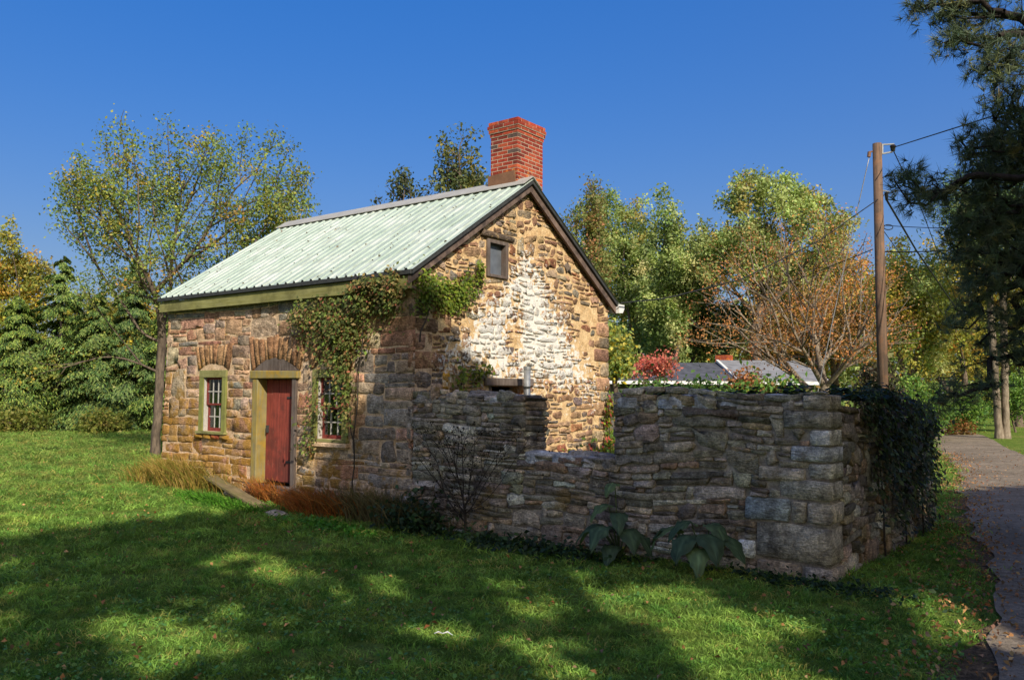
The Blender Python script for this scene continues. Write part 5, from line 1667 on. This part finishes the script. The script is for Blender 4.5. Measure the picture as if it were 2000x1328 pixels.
iv = creeper('ivy', 'dark ivy mass hanging over the shaded end of the ruin wall',
        [(1.3, 1.5, .6, .25, 3), (2.1, 1.45, .7, .3, 4), (3.0, 1.35, .8, .3, 4), (3.9, 1.25, .8, .3, 4), (2.2, 1.0, .6, .4, 3), (3.2, 0.8, .9, .45, 4), (4.0, 0.6, .7, .5, 3), (2.5, 0.5, .6, .4, 1.6), (1.5, 1.0, .3, .35, 1.6), (1.35, 0.6, .15, .35, .6), (2.3, 0.2, .25, .3, .8), (3.7, 0.1, .4, .3, .9), (1.7, 1.62, .5, .1, 2), (3.0, 1.5, .6, .12, 2)], 4300, 0.075, IVY + [((96, 108, 68), 3), ((74, 66, 52), 1.5)], 410, map_vside,
        [[(1.6, -0.1), (1.5, 0.7), (1.3, 1.4)], [(2.6, -0.1), (2.7, 0.8), (2.2, 1.4)], [(3.6, -0.1), (3.5, 0.8), (3.9, 1.3)], [(2.0, 1.5), (2.05, 0.9), (1.95, 0.3)], [(3.1, 1.4), (3.0, 0.7), (3.1, 0.2)], [(4.2, 1.3), (4.1, 0.6), (4.2, -0.1)]], 0.15, 0.2, (0.85, 4.3))
map_vtop = lambda u, v, w: (u, v, 1.6 + w)
creeper('ivy', 'dark ivy and brambles along the top rear of the ruin wall',
        [(3.7, .55, .35, .18, 2), (4.2, .55, .4, .18, 3), (4.7, .55, .3, .18, 2), (5.1, .6, .3, .25, 2), (5.5, .9, .25, .5, 4), (5.6, 1.8, .25, .7, 4), (5.45, 3.0, .2, .8, 3)], 2200, 0.085, IVY + [((66, 78, 44), 2)], 411, map_vtop,
        [[(3.5, .5), (4.5, .55), (5.5, .6)], [(5.5, .6), (5.5, 2.5), (5.5, 4.0)]], 0.10, 0.1)

# ------------------------------------------------------------------ plants at the foot of the walls
def tuft_plant(name, label, x, y, n, h, spread, pal, seed, wd=0.006, lean=0.35, cat='plant', heads=False):
    rng = np.random.default_rng(seed)
    z = float(gz(x, y))
    b = np.stack([x + rng.normal(0, spread[0], n), y - np.abs(rng.normal(0, spread[1], n)), np.zeros(n)], 1)
    b[:, 2] = gz(b[:, 0], b[:, 1]) - 0.01
    d = rng.normal(0, lean, (n, 3)); d[:, 1] = -np.abs(d[:, 1]) * 0.8; d[:, 2] = 1
    l = h * rng.uniform(0.4, 1.15, n)
    s = np.cross(d, rng.normal(size=(n, 3))); s /= np.linalg.norm(s, axis=1)[:, None]
    mid = b + d * (l * 0.55)[:, None]
    tip = b + d * l[:, None] + np.stack([d[:, 0], d[:, 1], -0.5 * np.abs(d[:, 0])], 1) * (l * 0.4)[:, None]
    V = np.stack([b - s * wd, b + s * wd, mid + s * wd * .8, mid - s * wd * .8, tip + s * wd * .2, tip - s * wd * .2], 1).reshape(-1, 3)
    i = np.arange(n)[:, None] * 6
    F = np.concatenate([i + np.array([[0, 1, 2, 3]]), i + np.array([[3, 2, 4, 5]])])
    C = np.repeat(pal_colors(pal, n, rng, 0.25), 6, axis=0)
    o = np_mesh(name, V, F, M['dry'], None, C)
    return tag(o, label, cat)
STRAW = [((158, 132, 66), 4), ((134, 118, 54), 3), ((110, 112, 44), 3), ((170, 140, 84), 2)]
RUST = [((160, 96, 46), 4), ((146, 82, 42), 3), ((176, 118, 60), 3), ((112, 84, 48), 2)]
tuft_plant('dry_grass', 'tall straw coloured weeds at the far end of the facade', -5.3, -0.05, 1500, 0.55, (0.5, 0.18), STRAW, 501)
tuft_plant('dry_grass', 'rusty seed grass at the foot of the wall right of the door', -1.55, -0.10, 1500, 0.40, (0.32, 0.16), RUST, 502, lean=0.5)
tuft_plant('dry_grass', 'reddish dry grass growing on the door threshold', -3.0, -0.06, 420, 0.42, (0.22, 0.05), RUST, 503)
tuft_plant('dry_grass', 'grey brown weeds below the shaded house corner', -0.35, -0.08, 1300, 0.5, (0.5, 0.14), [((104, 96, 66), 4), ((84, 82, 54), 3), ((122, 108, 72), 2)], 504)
tuft_plant('dry_grass', 'short green weeds before the plank', -3.3, -0.65, 900, 0.16, (0.5, 0.2), [((84, 132, 40), 4), ((66, 110, 36), 3)], 505, wd=0.009, lean=0.6)
tuft_plant('dry_grass', 'thin weeds at the outer left corner of the facade', -6.4, -0.05, 700, 0.35, (0.25, 0.2), STRAW + [((90, 116, 44), 3)], 506)

def dead_shrub():
    rng = np.random.default_rng(520)
    base = np.array([1.25, -0.28, -0.2])
    n = 760
    t = rng.uniform(0.15, 1, n)
    pts = base + np.stack([rng.normal(0, 0.42, n) * (0.3 + t), -0.05 - np.abs(rng.normal(0, 0.12, n)), 0.15 + t * 1.35], 1)
    make_tree('dead_shrub', 'bare twiggy dark shrub against the ruin wall', base, base + np.array([0.02, 0, 0.3]), pts, 700, 0.035, [((44, 38, 32), 3), ((54, 46, 36), 2)], 521, 0.02, 'twig', bf=0.6, tip_r=0.0019, spread=0.05, cat='shrub', leaf_mat_='dry')
dead_shrub()

def big_leaf(P, d, ln, wd, sag, rng):
    """a burdock leaf: ruffled heart-shaped blade as a strip of quads"""
    d = np.array(d, float); d[2] = 0; d /= np.linalg.norm(d); s = np.array([-d[1], d[0], 0])
    rows, cols_ = 10, 9; V = []
    ph = rng.uniform(0, 6.28, 4)
    for i in range(rows):
        t = i / (rows - 1)
        w = wd * (math.sin(math.pi * min(1.0, 0.20 + 0.80 * t)) ** 0.75 if t < 1 else 0.04) * (1 + 0.09 * math.sin(i * 2.1 + ph[0]))
        c = P + d * ln * t + np.array([0, 0, 0.16 * ln * math.sin(t * 2.4) - sag * ln * t * t])
        for q in range(cols_):
            k = -1 + 2 * q / (cols_ - 1)
            edge = abs(k) ** 3
            V.append(c + s * w * k * (1 + 0.07 * rng.normal() * edge) + np.array([0, 0, 0.22 * abs(k) * wd - 0.35 * wd * k * k + 0.16 * wd * edge * math.sin(i * 1.7 + ph[1] + k) + 0.007 * rng.normal()]) - d * (0.16 * abs(k) * ln * (1 - t) ** 2 - 0.03 * ln * edge * math.sin(i * 2.3 + ph[2])))
    F = [(i * cols_ + k, i * cols_ + k + 1, (i + 1) * cols_ + k + 1, (i + 1) * cols_ + k) for i in range(rows - 1) for k in range(cols_ - 1)]
    return V, F

def burdock(label, x, y, leaves, seed):
    rng = np.random.default_rng(seed)
    base = np.array([x, y, float(gz(x, y))])
    root = empty('burdock', base, label, 'plant')
    for (az, el, stem, ln, wd) in leaves:
        a = math.radians(az)
        d = np.array([math.cos(a), math.sin(a), 0])
        p = base + d * stem * math.cos(math.radians(el)) + np.array([0, 0, stem * math.sin(math.radians(el))])
        V, F = big_leaf(p, d, ln * 0.78, wd * 0.74, 0.8, rng)
        base_c = 1.0 * srgb(*[(86, 104, 74), (76, 96, 68), (98, 116, 74), (70, 88, 62)][rng.integers(4)]) * rng.uniform(0.85, 1.2)
        mb = MB().add(V, F)
        mb.c = [tuple(np.clip(base_c * (1.55 if q % 9 == 4 else (1.18 if (q % 9 + q // 9) % 3 == 0 else 0.92)) * rng.uniform(0.75, 1.25), 0, 1)) for q in range(len(V))]
        lf = mb.build('leaf', M['leaf'], root, 0, True)
        MB().tube([base, (base + p) / 2 + np.array([0, 0, 0.03]), p], [0.012, 0.009, 0.006], 5, col=srgb(90, 104, 66)).build('stalk', M['leaf'], lf)
burdock('burdock with drooping broad leaves below the gap in the ruin wall', 3.45, -0.22,
        [(-95, 60, .45, .38, .17), (-150, 62, .42, .36, .16), (-40, 60, .42, .36, .17), (-120, 78, .62, .30, .13), (-60, 75, .55, .34, .14), (-175, 55, .40, .34, .16), (-10, 55, .36, .32, .15), (-90, 84, .85, .24, .10), (-75, 40, .3, .32, .15)], 530)
burdock('burdock with very large leaves before the big quoin stones', 4.45, -0.22,
        [(-95, 60, .42, .42, .19), (-160, 60, .46, .40, .18), (-50, 62, .44, .42, .19), (-15, 58, .42, .40, .18), (-130, 76, .50, .34, .15), (-70, 45, .36, .40, .18), (-178, 50, .5, .34, .16), (-30, 74, .5, .32, .15)], 531)

def leafy_weed(name, label, x, y, n, r, h, size, pal, seed):
    rng = np.random.default_rng(seed)
    P = np.stack([x + rng.normal(0, r[0], n), y - np.abs(rng.normal(0, r[1], n)), np.abs(rng.normal(0, h, n))], 1)
    P[:, 2] += gz(P[:, 0], P[:, 1])
    LV, LF = leaf_geo(P, size, rng, 0.6, 0.9)
    C = pal_colors(pal, n, rng, 0.25)
    mb = MB()
    for q in P[:6]:
        mb.tube([(q[0], q[1], float(gz(q[0], q[1])) - 0.02), (q[0] + 0.01, q[1], (q[2] + float(gz(q[0], q[1]))) / 2), tuple(q)], 0.004, 3, False, srgb(84, 92, 56))
    o = mb.build(name, M['leaf'], None)
    np_mesh('leaves', LV, LF, M['leaf'], o, np.repeat(C, 4, axis=0))
    tag(o, label, 'plant')
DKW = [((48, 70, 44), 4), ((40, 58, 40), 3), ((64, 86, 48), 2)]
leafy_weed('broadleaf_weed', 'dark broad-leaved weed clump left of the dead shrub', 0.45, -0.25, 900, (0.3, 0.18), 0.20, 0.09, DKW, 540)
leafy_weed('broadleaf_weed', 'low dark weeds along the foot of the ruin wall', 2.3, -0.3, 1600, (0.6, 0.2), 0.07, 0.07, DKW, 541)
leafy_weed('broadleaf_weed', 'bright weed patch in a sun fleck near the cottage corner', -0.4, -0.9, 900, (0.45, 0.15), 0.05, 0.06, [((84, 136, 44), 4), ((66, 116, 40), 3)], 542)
leafy_weed('broadleaf_weed', 'weeds at the end of the ruin wall by the quoins', 5.6, -0.25, 700, (0.5, 0.15), 0.05, 0.06, DKW, 543)
leafy_weed('broadleaf_weed', 'small green weed growing out of the wall below the gap', 3.3, -0.03, 60, (0.07, 0.03), 0.05, 0.07, GRNV, 544)
leafy_weed('broadleaf_weed', 'green weeds inside the gap before the lit gable', 1.2, 4.2, 800, (0.6, 0.6), 0.5, 0.09, GRNV + BUSH, 545)

# plank ramp and loose stones
def plank():
    a = np.array([-4.45, -0.10, 0.28]); b = np.array([-2.35, -0.42, -0.10])
    d = (b - a); d /= np.linalg.norm(d); s = np.cross(d, [0, 0, 1.0]); s /= np.linalg.norm(s); n = np.cross(s, d)
    p = [a - s * .02, a - s * .02 + d * 0, a, a]
    w, t = 0.22, 0.045
    c = [a, b, b + s * w, a + s * w]
    o = MB().hexa([*[q - n * t for q in c], *c]).build('plank', M['plank'], None, 0.006)
    tag(o, 'long weathered plank sloping down before the red door', 'plank')
plank()
def rocks():
    rng = np.random.default_rng(550)
    for (x, y, z, sx, sy, sz, c, lab) in ((-3.75, -0.2, 0.03, .20, .14, .09, (196, 172, 150), 'pale flat stone under the sloping plank'),
                                         (-1.95, -0.75, -0.08, .24, .15, .06, (150, 140, 124), 'flat grey stone lying in the grass below the rusty weeds'),
                                         (0.22, -0.14, 0.40, .12, .08, .05, (176, 160, 140), 'pale broken stone jutting at the foot of the wall joint'),
                                         (0.12, -0.14, 0.24, .10, .08, .05, (190, 186, 178), 'white stone lying below the jutting stone'),
                                         (-6.1, -0.7, 0.0, .12, .1, .04, (140, 128, 110), 'small stone in the grass near the facade end')):
        V = []
        for th in np.linspace(-1.2, 1.2, 5):
            for ph in np.linspace(0, 2 * math.pi, 9)[:-1]:
                k = 1 + rng.normal(0, 0.10)
                V.append((x + sx * k * math.cos(th) * math.cos(ph), y + sy * k * math.cos(th) * math.sin(ph), z + sz * k * math.sin(th)))
        F = [(i * 8 + j, i * 8 + (j + 1) % 8, (i + 1) * 8 + (j + 1) % 8, (i + 1) * 8 + j) for i in range(4) for j in range(8)] + [tuple(range(7, -1, -1)), tuple(range(32, 40))]
        tag(MB().add(V, F, srgb(*c)).build('loose_stone', M['ruin_stone'], None), lab, 'stone')
rocks()
o = MB().tube([on_ground(848, 1250) + (0, 0, .05), on_ground(856, 1248) + (0, 0, .055), on_ground(864, 1250) + (0, 0, .05), on_ground(874, 1249) + (0, 0, .058), on_ground(884, 1252) + (0, 0, .045)], [.003, .005, .003, .006, .002], 6).build('paper_scrap', M['white_paint'], None)
tag(o, 'crumpled white scrap lying on the shaded lawn', 'scrap')

# ------------------------------------------------------------------ grass and fallen leaves
def in_walls(x, y):
    a = (x > -L - 0.2) & (x < 0.02) & (y > -0.02) & (y < W + 0.1)
    b = (x > 0) & (x < RX + 0.05) & (y > -0.02) & (y < 0.5)
    c = (x > RX - 0.5) & (x < RX + 0.05) & (y > 0) & (y < SY)
    return a | b | c

def lawn_points(n, rng, power, dmin=2.6, dmax=42, half=0.80):
    u = rng.random(n)
    q = 2 - power
    d = (dmin ** q + u * (dmax ** q - dmin ** q)) ** (1 / q)
    th = rng.uniform(-half, half, n)
    ang = YAW + th
    return CAM[0] + d * np.sin(ang), CAM[1] + d * np.cos(ang), d

def grass():
    rng = np.random.default_rng(600)
    clumps = []
    for v in range(5):
        nb = 26
        b = np.stack([rng.normal(0, 0.045, nb), rng.normal(0, 0.045, nb), np.full(nb, -0.01)], 1)
        d = rng.normal(0, 0.42, (nb, 3)); d[:, 2] = 1
        l = 0.052 * rng.uniform(0.4, 1.4, nb)
        s = np.cross(d, rng.normal(size=(nb, 3))); s /= np.linalg.norm(s, axis=1)[:, None]
        wd = 0.0026
        mid = b + d * (l * 0.6)[:, None]; tip = b + d * l[:, None] + np.stack([d[:, 0], d[:, 1], -0.6 * np.hypot(d[:, 0], d[:, 1])], 1) * (l * 0.5)[:, None]
        V = np.stack([b - s * wd, b + s * wd, mid + s * wd, mid - s * wd, tip], 1).reshape(-1, 3)
        i = np.arange(nb)[:, None] * 5
        me = bpy.data.meshes.new('grass_clump')
        me.from_pydata([tuple(p) for p in V], [], [tuple(f) for f in np.concatenate([i + np.array([[0, 1, 2, 3]])]).tolist()] + [tuple(f) for f in (i + np.array([[3, 2, 4]])).tolist()])
        me.materials.append(M['grass'])
        clumps.append(bpy.data.objects.new('grass_clump', me))
    x, y, d = lawn_points(62000, rng, 1.55)
    rd = road_dist(x, y)
    # thinner in the worn strip beside the lane
    worn = (rd > -0.22 + rng.normal(0, 0.16, len(x)))
    keep = (~in_walls(x, y)) & (~worn)
    bare = np.sin(x * 1.7 + 2 * np.sin(y * 0.9)) * np.sin(y * 1.3 + 1.0) > 0.82
    keep &= ~(bare & (rng.random(len(x)) < 0.7))
    x, y, d = x[keep], y[keep], d[keep]
    me = bpy.data.meshes.new('grass')
    V = np.stack([x, y, gz(x, y)], 1).astype(np.float32)
    me.vertices.add(len(V)); me.vertices.foreach_set('co', V.ravel())
    tall = np.sin(x * 2.3 + 1.7 * np.sin(y * 1.9)) * np.sin(y * 2.7 + 1.3 * np.sin(x * 1.1)) > 0.45
    sc = (0.6 + 0.75 * rng.random(len(x)) ** 1.4) * np.where(tall, 1.15, 0.95) * np.maximum(1.0, (d / 7.0) ** 0.62)
    a = me.attributes.new('sc', 'FLOAT', 'POINT'); a.data.foreach_set('value', sc.astype(np.float32))
    a = me.attributes.new('rz', 'FLOAT', 'POINT'); a.data.foreach_set('value', rng.uniform(0, 6.28, len(x)).astype(np.float32))
    a = me.attributes.new('ix', 'INT', 'POINT'); a.data.foreach_set('value', rng.integers(0, 5, len(x)).astype(np.int32))
    me.materials.append(M['grass'])
    o = link(bpy.data.objects.new('grass', me))
    tag(o, 'short green lawn grass in sun and shade', 'grass', None, 'stuff')
    ng = bpy.data.node_groups.new('grass_scatter', 'GeometryNodeTree')
    ng.interface.new_socket('Geometry', in_out='INPUT', socket_type='NodeSocketGeometry')
    ng.interface.new_socket('Geometry', in_out='OUTPUT', socket_type='NodeSocketGeometry')
    gi, go = ng.nodes.new('NodeGroupInput'), ng.nodes.new('NodeGroupOutput')
    iop = ng.nodes.new('GeometryNodeInstanceOnPoints')
    gti = ng.nodes.new('GeometryNodeGeometryToInstance')
    for c in reversed(clumps):
        oi = ng.nodes.new('GeometryNodeObjectInfo'); oi.inputs['Object'].default_value = c
        ng.links.new(oi.outputs['Geometry'], gti.inputs[0])
    def na(nm, dt):
        q = ng.nodes.new('GeometryNodeInputNamedAttribute'); q.data_type = dt; q.inputs['Name'].default_value = nm
        return q.outputs['Attribute']
    cx = ng.nodes.new('ShaderNodeCombineXYZ'); ng.links.new(na('rz', 'FLOAT'), cx.inputs['Z'])
    e2r = ng.nodes.new('FunctionNodeEulerToRotation'); ng.links.new(cx.outputs[0], e2r.inputs[0])
    ng.links.new(gi.outputs[0], iop.inputs['Points']); ng.links.new(gti.outputs[0], iop.inputs['Instance'])
    iop.inputs['Pick Instance'].default_value = True
    ng.links.new(na('ix', 'INT'), iop.inputs['Instance Index'])
    ng.links.new(e2r.outputs[0], iop.inputs['Rotation']); ng.links.new(na('sc', 'FLOAT'), iop.inputs['Scale'])
    ng.links.new(iop.outputs[0], go.inputs[0])
    m = o.modifiers.new('scatter', 'NODES'); m.node_group = ng
grass()

def ground_cover():
    rng = np.random.default_rng(620)
    x, y, d = lawn_points(70000, rng, 1.5, 2.6, 22)
    f = np.sin(x * 1.3 + 2.1 * np.sin(y * 0.8 + 1)) * np.sin(y * 1.5 + 1.6 * np.sin(x * 0.7)) + 0.35 * rng.normal(size=len(x))
    keep = (f > 0.35) & ~in_walls(x, y) & (road_dist(x, y) < -0.15)
    x, y = x[keep], y[keep]
    P = np.stack([x, y, gz(x, y) + 0.02 + 0.045 * rng.random(len(x))], 1)
    LV, LF = leaf_geo(P, 0.030, rng, 0.85, 1.4, fold=0.05)
    C = pal_colors([((92, 132, 62), 4), ((76, 116, 58), 4), ((120, 150, 70), 2), ((150, 140, 80), 0.5)], len(P), rng, 0.25)
    o = np_mesh('clover', LV, LF, M['leaf'], None, np.repeat(C, 4, axis=0))
    tag(o, 'clover and small weeds growing in patches through the lawn', 'clover', None, 'stuff')
ground_cover()

def fallen():
    rng = np.random.default_rng(610)
    x, y, d = lawn_points(4200, rng, 1.0, 3, 36)
    # extra drift of leaves along the lane edge
    k = rng.integers(0, 130, 3600)
    ex = RL[16:146][k]
    x2 = ex[:, 0] + rng.normal(-0.12, 0.36, 3600); y2 = ex[:, 1] + rng.uniform(-.5, .5, 3600)
    k3 = rng.integers(0, 130, 500); e3 = RL[16:146][k3]
    x = np.concatenate([x, e3[:, 0] + rng.uniform(0, 2.2, 500) ** 1.2]); y = np.concatenate([y, e3[:, 1] + rng.uniform(-.3, .3, 500)])
    x, y = np.concatenate([x, x2]), np.concatenate([y, y2])
    keep = ~in_walls(x, y); x, y = x[keep], y[keep]
    P = np.stack([x, y, gz(x, y) + 0.045 + 0.012 * rng.random(len(x))], 1)
    LV, LF = leaf_geo(P, 0.044, rng, 0.62, 1.0, fold=0.26)
    C = pal_colors([((176, 128, 84), 4), ((148, 104, 70), 3), ((190, 150, 104), 2), ((170, 104, 66), 0.8), ((128, 102, 80), 3)], len(P), rng, 0.2)
    o = np_mesh('fallen_leaves', LV, LF, M['dry'], None, np.repeat(C, 4, axis=0))
    tag(o, 'dry brown leaves scattered over the lawn and lane edge', 'leaves', None, 'stuff')
fallen()
